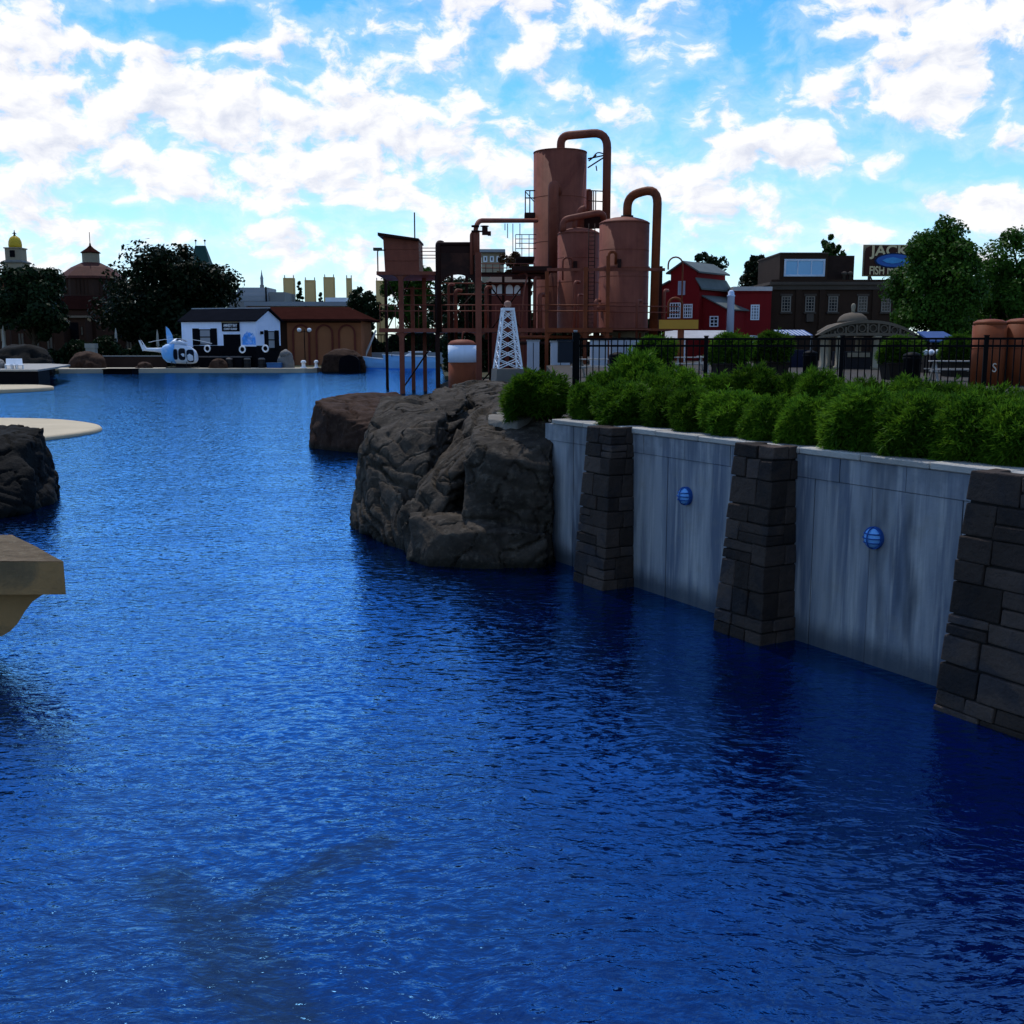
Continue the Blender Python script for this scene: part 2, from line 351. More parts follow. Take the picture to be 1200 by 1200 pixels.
# plaza on the right, behind the planter wall
def wall_pt(t_, n_=0.0):                    # a point along the planter wall: t_ metres from its near end, n_ out over the water
    return W0 + WT * t_ + WN * n_
W0 = Vector((5.55, 8.62, 0)); _w1 = Vector((1.77, 15.3, 0)); WT = (_w1 - W0).normalized(); WN = Vector((-WT.y, WT.x, 0)); WTOP = 2.32
if WN.x > 0: WN = -WN
pl = [tuple(wall_pt(-6, -.35)[:2]), tuple(wall_pt(10.4, -.35)[:2]), (.15, 21), (1.0, 24), (gx(655, 40), 40), (gx(640, 70), 70), (gx(700, 95), 95), (gx(700, 95), 300), (400, 300), (400, -5)]
struct(MB().prism(pl, -2.25, 2.16).build('plaza', PAVE))

# near left beach slabs
def ellipse_slab(name, cx, cy, rx, ry, z1, ph=0.0, n=72):
    mb = MB(); pr = [(.985, -.5), (1.0, -.05), (1.0, z1 - .08), (.994, z1 - .02), (.98, z1)]
    vs = []; fs = []
    for k, (s_, z) in enumerate(pr):
        for i in range(n):
            a = 2 * math.pi * i / n; w = 1 + .025 * math.sin(3 * a + ph) + .012 * math.sin(7 * a)
            vs.append((cx + rx * s_ * w * math.cos(a), cy + ry * s_ * w * math.sin(a), z))
    for k in range(len(pr) - 1): fs += [(k * n + i, k * n + (i + 1) % n, (k + 1) * n + (i + 1) % n, (k + 1) * n + i) for i in range(n)]
    mb.add(vs, fs, True); mb.f.append(tuple((len(pr) - 1) * n + i for i in range(n))); mb.sm.append(False)
    return struct(mb.build(name, SANDC))
SANDC = mat('beach_concrete', (.46, .385, .27), .85, .10, .5, .1, 6)
ellipse_slab('beach_slab', -25.2, 41.4, 8.4, 8.6, .16)
ellipse_slab('beach_slab', -49.3, 82, 13.2, 9.5, .30, 1.0)

# ------------------------------------------------------------------ planter wall
WALLM = bpy.data.materials.new('stained_concrete'); WALLM.use_nodes = True; q = NG(WALLM.node_tree); p = q.n['Principled BSDF']; p.inputs['Roughness'].default_value = .75
t = q.node('ShaderNodeTexCoord').outputs['Object']; x, y, z = q.sep(t)      # local x runs along the wall
s1 = q.noise(q.xyz(q.m('MULTIPLY', x, 3.2), 2.0, q.m('MULTIPLY', z, .30)), 1.0, 5, .6, .3).outputs['Fac']
s2 = q.noise(q.xyz(q.m('MULTIPLY', x, 9.0), 7.0, q.m('MULTIPLY', z, .5)), 1.0, 4, .6).outputs['Fac']
s3 = q.noise(t, 2.2, 6, .65).outputs['Fac']; s4 = q.noise(q.xyz(q.m('MULTIPLY', x, 1.7), 15., q.m('MULTIPLY', z, .35)), 1., 3, .6).outputs['Fac']
c = q.mix(q.sstep(s1, .36, .62), (.088, .110, .155, 1), (.25, .268, .295, 1))
c = q.mix(q.m('MULTIPLY', q.sstep(s2, .48, .68), .7), c, (.37, .375, .38, 1))
c = q.mix(q.m('MULTIPLY', q.sstep(s4, .52, .68), .85), c, (.030, .036, .050, 1))
c = q.mix(q.m('MULTIPLY', q.sstep(s3, .52, .74), .45), c, (.20, .195, .17, 1))
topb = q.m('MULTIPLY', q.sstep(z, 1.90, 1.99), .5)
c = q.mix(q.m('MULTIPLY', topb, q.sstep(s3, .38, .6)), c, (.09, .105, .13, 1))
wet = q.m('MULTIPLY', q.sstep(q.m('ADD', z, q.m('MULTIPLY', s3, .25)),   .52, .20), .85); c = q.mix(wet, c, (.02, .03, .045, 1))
q.l.new(c, p.inputs['Base Color']); bb = q.node('ShaderNodeBump'); bb.inputs['Strength'].default_value = .25; bb.inputs['Distance'].default_value = .03
q.l.new(q.noise(t, 14, 5, .65).outputs['Fac'], bb.inputs['Height']); q.l.new(bb.outputs[0], p.inputs['Normal'])
COPE = mat('coping_concrete', (.34, .33, .31), .8, .14, 2.2, .3, 18, objrand=.12)

wang = math.atan2(WT.y, WT.x)
wall = empty('planter_wall', (W0.x, W0.y, 0), wang, 'long stained blue-grey concrete retaining wall rising from the water below the shrubs', 'wall')
WL = 10.15                                   # local x: along the wall (away), local y: +out over the water if WN is on that side
OUT = 1.0 if WN.dot(Vector((-math.sin(wang), math.cos(wang), 0))) > 0 else -1.0
def wbox(x0, x1, n0, n1, z0, z1, name, m_, par):
    a, b_ = sorted((n0 * OUT, n1 * OUT)); return MB().box(x0, x1, a, b_, z0, z1).build(name, m_, par)
xs = [-4.5, -3.2, -1.9, -.55, .75, 2.15, 3.3, 4.15, 5.05, 5.95, 6.9, 7.7, 8.5, 9.3, WL]
wbox(-4.6, WL, -.33, -.02, -1.5, 2.20, 'core', MORTAR, wall)
for i in range(len(xs) - 1):
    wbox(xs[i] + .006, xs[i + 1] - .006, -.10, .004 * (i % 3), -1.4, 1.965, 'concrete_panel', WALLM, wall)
xs2 = [-4.5 + .92 * i for i in range(17)]
for i in range(len(xs2) - 1):
    wbox(xs2[i] + .005, min(xs2[i + 1], WL) - .005, -.10, .006 + .004 * (i % 2), 1.972, 2.235, 'band_block', WALLM, wall)
for i in range(len(xs2) - 1):
    mb = MB(); jz = random.uniform(-.008, .008)
    mb.box(xs2[i] + .004 - .3, min(xs2[i + 1] - .3, WL) - .004, *sorted((-.36 * OUT, .035 * OUT)), 2.24, WTOP + jz)
    o = mb.build('coping_stone', COPE, wall)
    bm_ = bmesh.new(); bm_.from_mesh(o.data); bmesh.ops.bevel(bm_, geom=bm_.edges[:], offset=.012, segments=1, affect='EDGES'); bm_.to_mesh(o.data); bm_.free()

def stone_mesh(c8, name, bev=.015):
    bm_ = bmesh.new(); vs = [bm_.verts.new(c) for c in c8]
    for f in [(3, 2, 1, 0), (4, 5, 6, 7), (0, 1, 5, 4), (1, 2, 6, 5), (2, 3, 7, 6), (3, 0, 4, 7)]: bm_.faces.new([vs[i] for i in f])
    bmesh.ops.recalc_face_normals(bm_, faces=bm_.faces)
    bmesh.ops.bevel(bm_, geom=bm_.edges[:], offset=bev, segments=2, affect='EDGES', profile=.6)
    me = bpy.data.meshes.new(name); bm_.to_mesh(me); bm_.free(); me.materials.append(STONE); return me
def pillar(tc_, label, w_bot, w_top, p_bot, p_top, seed):
    rn = random.Random(seed); e = wall_pt(tc_)
    root = empty('stone_pillar', (e.x, e.y, 0), wang, label, 'pillar', None)
    H = WTOP + .015
    def w(z): k = z / H; return (w_bot + (w_top - w_bot) * k) / 2
    def pr(z): k = z / H; return p_bot + (p_top - p_bot) * k
    J = .007
    z0, z1 = -1.0, H - .03
    def inset(z, d): return [(-w(z) + d, .0 * OUT), (w(z) - d, .0 * OUT), (w(z) - d, (pr(z) - d) * OUT), (-w(z) + d, (pr(z) - d) * OUT)]
    MB().hexa([(*c, z0) for c in inset(z0, .035)] + [(*c, z1) for c in inset(z1, .035)]).build('core', MORTAR, root)
    z = -.30
    while z < H - .02:
        hgt = rn.choice([.15, .2, .24, .28, .32])
        if H - (z + hgt) < .14: hgt = H - z
        za, zb = z + J, z + hgt - J
        qd = rn.uniform(.16, .30)            # how deep the corner stones return round the side
        br = rn.uniform(.3, .68)
        wob = rn.uniform(-.02, .02)
        def face(u0, u1, d0, d1, sub=None):  # outer-face stone between fractions u0..u1 across the width
            for (fa, fb) in ([(0, 1)] if not sub else [(0, sub), (sub, 1)]):
                a_, b_ = za + (zb - za) * fa + (J if fa else 0), za + (zb - za) * fb - (J if fb < 1 else 0)
                pj = rn.uniform(-.008, .013); c8 = []
                for zz in (a_, b_):
                    l = -w(zz) + 2 * w(zz) * u0 + (J if u0 > 0 else 0); r_ = -w(zz) + 2 * w(zz) * u1 - (J if u1 < 1 else 0)
                    o1 = pr(zz) + pj; i1 = pr(zz) - qd
                    jj = lambda: rn.uniform(-.010, .010)
                    c8 += [(l, i1 * OUT, zz), (r_, i1 * OUT, zz), (r_ + jj(), o1 * OUT, zz + jj()), (l + jj(), o1 * OUT, zz + jj())]
                link('stone', stone_mesh(c8, 'stone'), root)
        typ = rn.random()
        if typ < .22: face(0, br, 0, 0); face(br, 1, 0, 0, .52)
        elif typ < .4: face(0, br, 0, 0, .48); face(br, 1, 0, 0)
        elif typ < .52 and w_top > .5: face(0, .33, 0, 0); face(.33, .66, 0, 0); face(.66, 1, 0, 0)
        else: face(0, br, 0, 0); face(br, 1, 0, 0)
        for sgn in (-1, 1):                  # side stones
            c8 = []; pj = rn.uniform(-.01, .015)
            for zz in (za, zb):
                ww = (w(zz) + pj) * sgn; wi = (w(zz) - .16) * sgn; top = pr(zz) - qd - J * 1.2
                if top < .08: continue
                jj = lambda: rn.uniform(-.008, .008)
                c8 += [(wi, .01 * OUT, zz), (ww + jj(), .01 * OUT, zz + jj()), (ww + jj(), top * OUT, zz + jj()), (wi, top * OUT, zz)]
            if len(c8) == 8: link('stone', stone_mesh(c8, 'stone'), root)
        z += hgt
    return root
def wall_t(px):                              # metres along the wall for a pixel column
    s_ = (px - 600) / F; return ((W0.x - s_ * W0.y) / (s_ * WT.y - WT.x))
T1, T2, T3 = wall_t(718) + .0, wall_t(905), wall_t(1200)
T1, T2, T3 = wall_t(745) + .40, wall_t(937) + .40, wall_t(1180) + .0
T1 -= .04; T2 -= .06; T3 = wall_t(1137) - .74
pillar(T1, 'battered stone pillar on the concrete wall beside the big rock', .80, .64, .56, .38, 3)
pillar(T2, 'battered stone pillar between the two caged wall lights', .84, .66, .57, .38, 8)
pillar(T3, 'wide battered stone pillar beyond the second caged light, away from the rock', .98, .82, .60, .40, 15)

# caged bulkhead lights on the wall
def bulkhead(px, py, label):
    t_ = wall_t(px); e = wall_pt(t_, .0); Y = e.y; zc = V(px, py, Y).z
    root = empty('wall_light', (e.x, e.y, zc), wang, label, 'light', 'caged lights on the concrete wall')
    BL = mat('lamp_blue', (.16, .42, .85), .35, .06, 6); BD = mat('cage_blue', (.02, .08, .30), .4, .1, 6)
    def ell(rx, rz, n0, name, m_, dome):
        mb = MB(); vs = []; fs = []; n = 24; rings = 6
        for k in range(rings + 1):
            a = k / rings * math.pi / 2; cr = math.cos(a); h = n0 + dome * math.sin(a)
            vs += [(rx * cr * math.cos(2 * math.pi * i / n), h * OUT, rz * cr * math.sin(2 * math.pi * i / n)) for i in range(n)]
        for k in range(rings): fs += [(k * n + i, k * n + (i + 1) % n, (k + 1) * n + (i + 1) % n, (k + 1) * n + i) for i in range(n)]
        mb.add(vs, fs, True); return mb.build(name, m_, root)
    mb = MB(); n = 24
    mb.add([(.125 * math.cos(2 * math.pi * i / n), yy, .125 * math.sin(2 * math.pi * i / n)) for yy in (0.0, .05 * OUT) for i in range(n)],
           [(i, (i + 1) % n, n + (i + 1) % n, n + i) for i in range(n)] + [tuple(range(n)), tuple(range(n, 2 * n))])
    mb.build('base', BD, root)
    ell(.105, .108, .045, 'lens', BL, .075)
    for zo in (-.05, 0, .05):
        r_ = math.sqrt(.112 ** 2 - zo * zo)
        MB().tube([(r_ * math.cos(a), (.05 + .085 * math.sin(a) * (r_ / .112)) * OUT, zo) for a in [math.pi * k / 10 for k in range(11)]], .007, 6).build('cage_bar', BD, root)
    MB().tube([(0, (.05 + .088 * math.sin(a)) * OUT, .114 * math.cos(a)) for a in [math.pi * k / 10 for k in range(11)]], .008, 6).build('cage_bar', BD, root)
bulkhead(807, 581, 'round blue caged light on the wall panel between rock-side and middle pillars')
bulkhead(1033, 630, 'round blue caged light on the wall panel between the middle and widest pillars')

# ------------------------------------------------------------------ rocks
def hull_bm(hulls):
    bm_ = bmesh.new()
    for pts in hulls:
        b2 = bmesh.new(); vs = [b2.verts.new(p_) for p_ in pts]; r_ = bmesh.ops.convex_hull(b2, input=vs)
        bmesh.ops.delete(b2, geom=[v for v in b2.verts if not v.link_faces], context='VERTS')
        bmesh.ops.recalc_face_normals(b2, faces=b2.faces)
        me = bpy.data.meshes.new('tmp'); b2.to_mesh(me); b2.free(); bm_.from_mesh(me); bpy.data.meshes.remove(me)
    return bm_
def vfield(P, seed=0.0):
    return P
def rock(name, hulls, voxel, m_, amp=1.0, strata=(0, 0, 1), sfreq=5.0, smooth_it=4, origin=None, sz=1.0, cracks=1.0):
    bm_ = hull_bm(hulls); me = bpy.data.meshes.new('tmp'); bm_.to_mesh(me); bm_.free()
    o = bpy.data.objects.new('tmp', me); col.objects.link(o)
    md = o.modifiers.new('r', 'REMESH'); md.mode = 'VOXEL'; md.voxel_size = voxel
    sm = o.modifiers.new('s', 'SMOOTH'); sm.iterations = max(1, smooth_it - 1); sm.factor = .5
    dg = bpy.context.evaluated_depsgraph_get(); dg.update()
    me2 = bpy.data.meshes.new_from_object(o.evaluated_get(dg)); bpy.data.objects.remove(o)
    st = Vector(strata).normalized()
    nv = len(me2.vertices); co = np.zeros(nv * 3); me2.vertices.foreach_get('co', co); co = co.reshape(-1, 3)
    no = np.zeros(nv * 3); me2.vertex_normals.foreach_get('vector', no); no = no.reshape(-1, 3)
    out = co.copy(); nz = mnoise.noise; 
    for i in range(nv):
        p_ = Vector(co[i]) / sz
        a = mnoise.fractal(p_ * 1.0, 1.0, 2.1, 3) * .09
        a += (abs(nz(p_ * 1.7 + Vector((5, 1, 2)))) - .25) * .10
        w_ = p_.dot(st) * sfreq + nz(p_ * 1.3) * 1.5
        fr = w_ - math.floor(w_); pres = max(0, nz(p_ * .8 + Vector((9, 9, 9))) + .35)
        a += (min(fr * 2.2, 1.0) - .7) * .17 * pres
        # fissures: the steep sides of folded noise, warped
        cr = abs(nz(p_ * 1.25 + Vector((nz(p_ * 3), nz(p_ * 3 + Vector((3, 3, 3))), 0)) * .35 + Vector((2, 7, 4))))
        if cr < .035: a -= (1 - cr / .035) * .13 * cracks
        cr2 = abs(nz(p_ * 2.4 + Vector((11, 3, 8))))
        if cr2 < .025: a -= (1 - cr2 / .025) * .03 * cracks
        a += nz(p_ * 7) * .012 + nz(p_ * 18) * .006
        out[i] = co[i] + no[i] * (a * amp * sz)
    c0 = np.array(origin if origin is not None else (out[:, 0].mean(), out[:, 1].mean(), 0))
    out -= c0
    me2.vertices.foreach_set('co', out.reshape(-1)); me2.materials.clear(); me2.materials.append(m_)
    me2.polygons.foreach_set('use_smooth', [True] * len(me2.polygons)); me2.update()
    return link(name, me2, None, tuple(c0))
def down(pts, z=-.9): return [Vector((p_.x, p_.y, z)) for p_ in pts]
def HP(*pp): return [V(*a) for a in pp]
slabA = HP((446, 463, 22.3), (532, 458, 22.6), (520, 486, 20.6), (505, 502, 19.6), (430, 508, 20.3), (440, 480, 21.6), (416, 560, 20.6), (500, 545, 18.9), (470, 560, 19.0), (409, 600, 20.9))
slabA += down(HP((405, 605, 20.9), (425, 628, 19.3), (455, 640, 18.3), (500, 640, 18.2), (540, 460, 23)))
under = HP((408, 590, 20.7), (440, 600, 19.2), (475, 602, 18.3), (470, 575, 18.6), (430, 560, 20)) + down(HP((403, 612, 20.9), (430, 632, 19.2), (470, 650, 17.6), (480, 620, 19)))
ridge = HP((566, 470, 21.5), (604, 470, 21.3), (606, 492, 19.6), (566, 520, 18.6), (550, 520, 18.9), (525, 556, 18.3), (470, 598, 18.0), (500, 612, 17.5), (518, 594, 17.6), (536, 545, 18.1)) + down(HP((470, 610, 18.2), (505, 620, 17.7), (600, 480, 20.5), (600, 470, 22), (575, 480, 21.6)), -.5)
floor_ = HP((500, 560, 19.2), (530, 500, 20.6), (560, 480, 21.8), (500, 500, 21.5), (480, 590, 18.8)) + down(HP((480, 600, 18.6), (540, 560, 19.5), (570, 480, 22), (500, 500, 22)), -.5)
cavef = HP((515, 606, 17.7), (560, 606, 17.6), (560, 590, 19), (530, 580, 19.2)) + down(HP((515, 606, 17.7), (560, 606, 17.6), (560, 590, 19), (530, 580, 19.2)), -.5)
boul = HP((553, 500, 18.3), (560, 488, 18.9), (640, 489, 18.6), (650, 512, 17.6), (648, 520, 17.2), (560, 522, 17.3), (546, 545, 17.4), (645, 545, 16.95), (545, 600, 17.1), (648, 600, 16.9), (590, 540, 16.9)) + down(HP((548, 640, 17.2), (652, 655, 16.9), (645, 640, 19), (560, 600, 19)), -.9)
shelf = HP((478, 600, 17.5), (505, 612, 17.1), (470, 618, 17.7), (520, 625, 16.7), (556, 628, 16.6), (600, 622, 16.55), (640, 626, 16.7), (645, 610, 17.3), (545, 606, 17.4), (500, 640, 16.75)) + down(HP((470, 640, 17.6), (508, 668, 16.55), (560, 668, 16.35), (640, 660, 16.6), (640, 610, 18), (490, 600, 18)), -.9)
shelf2 = HP((478, 606, 17.35), (500, 604, 17.2), (515, 616, 16.9), (512, 650, 16.7), (482, 640, 17.1)) + down(HP((470, 650, 17.4), (520, 665, 16.6), (510, 620, 17.8)))
topb = HP((505, 456, 22.4), (545, 456, 22.2), (548, 470, 21.5), (530, 490, 20.9), (510, 478, 21.2), (500, 466, 21.9), (540, 480, 22), (520, 452, 23.0))
backm = HP((530, 450, 24), (560, 444, 24.5), (600, 446, 24.5), (625, 455, 23), (615, 475, 21), (560, 474, 21.6), (540, 462, 23)) + down(HP((530, 455, 24), (640, 455, 24), (640, 480, 19.5), (560, 480, 20.5)), 0)
neck = HP((595, 478, 19.6), (640, 482, 18.6), (640, 495, 18.0), (590, 500, 18.6), (575, 485, 19.6)) + down(HP((600, 500, 18), (650, 500, 17.6), (650, 480, 20), (590, 480, 20)), 0)
tag(rock('boulder', [slabA, under, ridge, floor_, cavef, boul, shelf, shelf2, backm, neck], .030, ROCK, .85, (.12, -.35, .95), 3.2, 2), 'large craggy grey rock with layered ledges and a cave hole at the wall end', 'rock')
tag(rock('boulder', [topb], .035, ROCK, .45, (.1, .2, .95), 5, 4), 'small dark boulder perched on top of the craggy grey rock', 'rock')
cut = HP((572, 484, 18.9), (600, 480, 19.1), (626, 488, 18.5), (606, 494, 18.1), (570, 490, 18.5), (572, 500, 18.4), (606, 508, 18.0), (626, 500, 18.4))
tag(rock('flat_stone', [cut], .03, mat('pale_cut_stone', (.17, .155, .135), .85, .2, 3, .4, 14), .25, (0, 0, 1), 5, 2, cracks=.3), 'pale squared stone lying where the concrete wall meets the craggy rock', 'stone')
r2 = HP((368, 468, 37), (395, 463, 39), (440, 459, 40), (470, 462, 40), (455, 485, 36), (385, 480, 36), (363, 490, 37), (361, 515, 36.6), (440, 505, 34.5)) + down(HP((360, 522, 36.8), (375, 529, 35.6), (430, 530, 34.8), (480, 520, 35), (480, 470, 42), (380, 480, 41)))
tag(rock('boulder', [r2], .075, ROCKB, .7, (.1, .1, .9), 3, 4, sz=1.3, cracks=.7), 'blocky brown boulder standing in the water behind the craggy grey rock', 'rock')
r3 = HP((-40, 500, 25), (20, 495, 24.5), (52, 500, 24.3), (58, 530, 24.4), (66, 555, 24.8), (30, 520, 23.2), (-30, 530, 22.4)) + down(HP((70, 580, 25.2), (60, 588, 23.9), (30, 600, 22.3), (-30, 620, 20.6), (-60, 560, 26), (40, 500, 27)))
r3b = HP((-30, 545, 22.4), (25, 535, 22.8), (38, 550, 22.6), (36, 580, 22.4), (-30, 580, 21.5)) + down(HP((40, 598, 22.4), (-30, 620, 20.5), (-30, 580, 24)))
r3c = HP((20, 565, 23.4), (62, 560, 24.2), (64, 575, 23.8), (30, 585, 22.5)) + down(HP((66, 590, 23.7), (20, 605, 21.6), (30, 560, 25)))
tag(rock('boulder', [r3, r3b, r3c], .05, ROCKD, .75, (.2, .1, .9), 3.5, 3), 'dark craggy rock in the water in front of the rounded beach slab', 'rock')

# near stone ledge with its curved corbel
LEDGE = mat('ledge_stone', (.33, .195, .085), .8, .16, 2.0, .35, 14, alt=(.16, .115, .065))
lc = V(75, 668, 11.6); ztop, zbot = V(75, 658, 11.6).z, V(75, 697, 11.6).z
root = empty('stone_ledge', (lc.x, lc.y, 0), 0, 'thick tan stone ledge on a curved corbel jutting over the water', 'ledge')
LTOP = rock_mat('ledge_top', (.085, .062, .038), (.14, .105, .068), (.19, .155, .105))
mb = MB(); n = 9                             # rough slab
grid = [[(-3.2 + 3.2 * i / n, 1.7 * j / 6, 0) for i in range(n + 1)] for j in range(7)]
vs = []; fs = []
for j in range(7):
    for i in range(n + 1):
        X_, Y_, _ = grid[j][i]; X2 = X_ - .80 * Y_ * i / n
        vs.append((X2, Y_, ztop + .02 * mnoise.noise((X2 * 2, Y_ * 2, 1)) + (.012 if 0 < j < 6 and 0 < i < n else 0)))
fs += [(j * (n + 1) + i, j * (n + 1) + i + 1, (j + 1) * (n + 1) + i + 1, (j + 1) * (n + 1) + i) for j in range(6) for i in range(n)]
mb.add(vs, fs, True); mb.build('top_slab', LTOP, root)
MB().hexa([(-3.2, .01, zbot), (0, .01, zbot), (-1.36, 1.69, zbot), (-3.2, 1.69, zbot), (-3.2, 0, ztop - .004), (.0, 0, ztop - .004), (-1.36, 1.7, ztop - .004), (-3.2, 1.7, ztop - .004)]).build('fascia', LEDGE, root)
prof = [(a_, zbot - .003 + b_) for a_, b_ in ((-.04, 0), (-.18, -.05), (-.32, -.14), (-.42, -.26), (-.51, -.40), (-.60, -.49), (-.70, -.55), (-1.1, -.62), (-1.1, -1.5), (-3.2, -1.5), (-3.2, 0))]
co_ = MB().slab(prof, .28, .7).build('corbel', LEDGE, root)
for v_ in co_.data.vertices: v_.co.x -= .82 * (v_.co.y - .06) if v_.co.x > -3 else 0

# ------------------------------------------------------------------ shrubs in the planter
def blades_mesh(name, nspr, seed, m_, per=7, L=(.07, .16), W=.0095):
    r_ = np.random.default_rng(seed); ph = np.arccos(1 - r_.random(nspr) * 1.8); th = r_.random(nspr) * 2 * np.pi
    lump = 1 + .16 * np.sin(3 * th + seed) * np.sin(2 * ph) + .10 * np.sin(5 * th + 2 * seed + 4 * ph) + .07 * r_.standard_normal(nspr)
    rad = lump * np.where(r_.random(nspr) < .72, .80 + .2 * r_.random(nspr), .35 + .5 * r_.random(nspr))
    d = np.stack([np.sin(ph) * np.cos(th), np.sin(ph) * np.sin(th), np.cos(ph)], 1)
    c = d * rad[:, None] * np.array([.5, .5, .48]) + np.array([0, 0, .44]); c[:, 2] = np.maximum(c[:, 2], .02)
    c = np.repeat(c, per, 0); d = np.repeat(d, per, 0); n = len(c)
    dirv = d * .75 + r_.standard_normal((n, 3)) * .55 + np.array([0, 0, .35]); dirv /= np.linalg.norm(dirv, axis=1)[:, None]
    ln = r_.uniform(L[0], L[1], n)[:, None]; sd = np.cross(dirv, r_.standard_normal((n, 3))); sd /= np.linalg.norm(sd, axis=1)[:, None]; w_ = W * r_.uniform(.7, 1.2, n)[:, None]
    mid = c + dirv * ln * .5; tip = c + dirv * ln + np.array([0, 0, -.25]) * ln * r_.random((n, 1))
    vs = np.stack([c - sd * w_ * .4, c + sd * w_ * .4, mid + sd * w_, tip, mid - sd * w_], 1).reshape(-1, 3)
    k = np.arange(n) * 5
    fs = np.stack([k, k + 1, k + 2, k + 3, k + 4], 1)
    return np_mesh(name, vs, fs, m_)
def np_mesh(name, vs, fs, m_, smooth=False):
    me = bpy.data.meshes.new(name); nv, nf, kk = len(vs), len(fs), fs.shape[1]
    me.vertices.add(nv); me.vertices.foreach_set('co', vs.astype(np.float32).reshape(-1))
    me.loops.add(nf * kk); me.loops.foreach_set('vertex_index', fs.astype(np.int32).reshape(-1))
    me.polygons.add(nf); me.polygons.foreach_set('loop_start', np.arange(0, nf * kk, kk, dtype=np.int32))
    me.update(calc_edges=True); me.materials.append(m_); return me
SH = [blades_mesh('foliage', 2500, s_, LEAF_B) for s_ in (1, 2, 3, 4)]
STEM = MB()
for k in range(7):
    a = k * 2.4; STEM.tube([(0.03 * math.cos(a), .03 * math.sin(a), -.02), (.16 * math.cos(a), .16 * math.sin(a), .30), (.28 * math.cos(a), .28 * math.sin(a), .62)], [.016, .012, .005], 5)
_st = STEM.build('stem', BARK); stem_me = _st.data; bpy.data.objects.remove(_st)
zs = 2.16
struct(MB().prism([tuple(wall_pt(-6, -.36)[:2]), tuple(wall_pt(10.1, -.36)[:2]), tuple(wall_pt(11.5, -1.2)[:2]), (gx(676, 19.6), 19.6), (12, 19.5), (12, 2)], 2.0, 2.235).build('planter_soil', SOIL))
zs = 2.23
front = [(630, 42, 428, 18.2), (688, 27, 441, 17.3), (735, 38, 441, 16.2), (777, 27, 450, 15.5), (815, 32, 449, 14.9), (861, 40, 449, 14.2), (905, 34, 458, 13.5), (945, 34, 456, 13.0), (1012, 50, 449, 12.2), (1075, 46, 455, 11.6), (1135, 50, 452, 11.1), (1195, 46, 457, 10.6)]
back = [(742, 38, 407, 18.6), (700, 26, 432, 18.6), (795, 34, 424, 18.2), (838, 30, 432, 17.6), (886, 36, 416, 17.2), (930, 28, 430, 16.8), (962, 34, 422, 16.2), (1012, 32, 436, 15.4), (1058, 38, 433, 15.2), (1112, 36, 440, 14.4), (1165, 42, 442, 13.4), (1215, 46, 444, 12.6), (985, 32, 444, 14.2), (1085, 34, 446, 13.0), (768, 28, 434, 17.2)]
hts = ['tall', 'low', 'middling']
for i, (px, hw, ty, Y) in enumerate(front + back):
    b = V(px, 500, Y); hgt = V(px, ty, Y).z - zs; rad = hw * Y / F * 1.12
    fr = i < len(front)
    lab = ('bright green fine-leaved shrub in the row along the coping of the concrete wall' if fr else 'green fine-leaved shrub in the back row against the black picket fence')
    if i == 0: lab = 'rounded green fine-leaved shrub at the wall end, above the craggy rock'
    if i == len(front): lab = 'tall green fine-leaved shrub rising in front of the fence beside the dark box'
    if fr: lab = {2: 'green fine-leaved shrub on the coping above the pillar beside the rock', 4: 'green fine-leaved shrub on the coping above the caged light nearest the rock', 6: 'green fine-leaved shrub on the coping above the middle stone pillar', 8: 'full green shrub on the coping above the caged light farther from the rock', 11: 'green fine-leaved shrub on the coping above the widest stone pillar'}.get(i, lab)
    rt = empty('shrub', (b.x, b.y, zs), random.uniform(0, 6.28), lab, 'shrub', 'shrubs in the planter')
    rt.scale = (rad / .66 * random.uniform(.92, 1.12), rad / .66 * random.uniform(.92, 1.12), hgt / 1.10 * random.uniform(.94, 1.06)); rt.rotation_euler = (random.uniform(-.14, .14), random.uniform(-.14, .14), rt.rotation_euler.z)
    link('foliage', SH[i % 4], rt); link('stem', stem_me, rt)

# ------------------------------------------------------------------ black picket fence and the box at its end
fa, fb = Vector((gx(676, 19.6), 19.6, 0)), Vector((gx(1275, 17.6), 17.6, 0))
FT = 3.61; fd = (fb - fa); FL = fd.length; fang = math.atan2(fd.y, fd.x)
fence = empty('picket_fence', (fa.x, fa.y, 2.2), fang, 'long black metal picket fence running behind the shrubs', 'fence')
for zr in (FT - 2.2 - .01, FT - 2.2 - .13, .14):
    MB().box(0, FL, -.018, .018, zr - .018, zr + .018).build('rail', BLACKM, fence)
pk = MB().box(-.0095, .0095, -.0095, .0095, .06, FT - 2.2 - .012)
_o = pk.build('picket', BLACKM, fence, (.06, 0, 0)); pme = _o.data
npk = int(FL / .112)
for i in range(1, npk): link('picket', pme, fence, (.06 + .112 * i, 0, 0))
pst = MB().box(-.034, .034, -.034, .034, 0, FT - 2.2 + .03); pst.box(-.042, .042, -.042, .042, FT - 2.2 + .031, FT - 2.2 + .05)
_o = pst.build('post', BLACKM, fence, (0, 0, 0)); qme = _o.data
k = 2.3
while k < FL: link('post', qme, fence, (k, 0, 0)); k += 2.3
bx_ = Vector((gx(674, 19.5), 19.5, 2.2))
root = empty('control_box', bx_, 0, 'dark metal cabinet fixed to a thick black post at the fence end', 'cabinet')
MB().box(-.06, .06, -.06, .06, 0, 1.52).build('post', BLACKM, root)
NAVY = mat('navy_box', (.010, .013, .022), .4, .1, 3)
MB().box(-.33, -.063, -.12, .10, .98, 1.36).build('box', NAVY, root)
MB().box(-.35, -.05, -.14, .12, 1.362, 1.39).build('lid', NAVY, root)
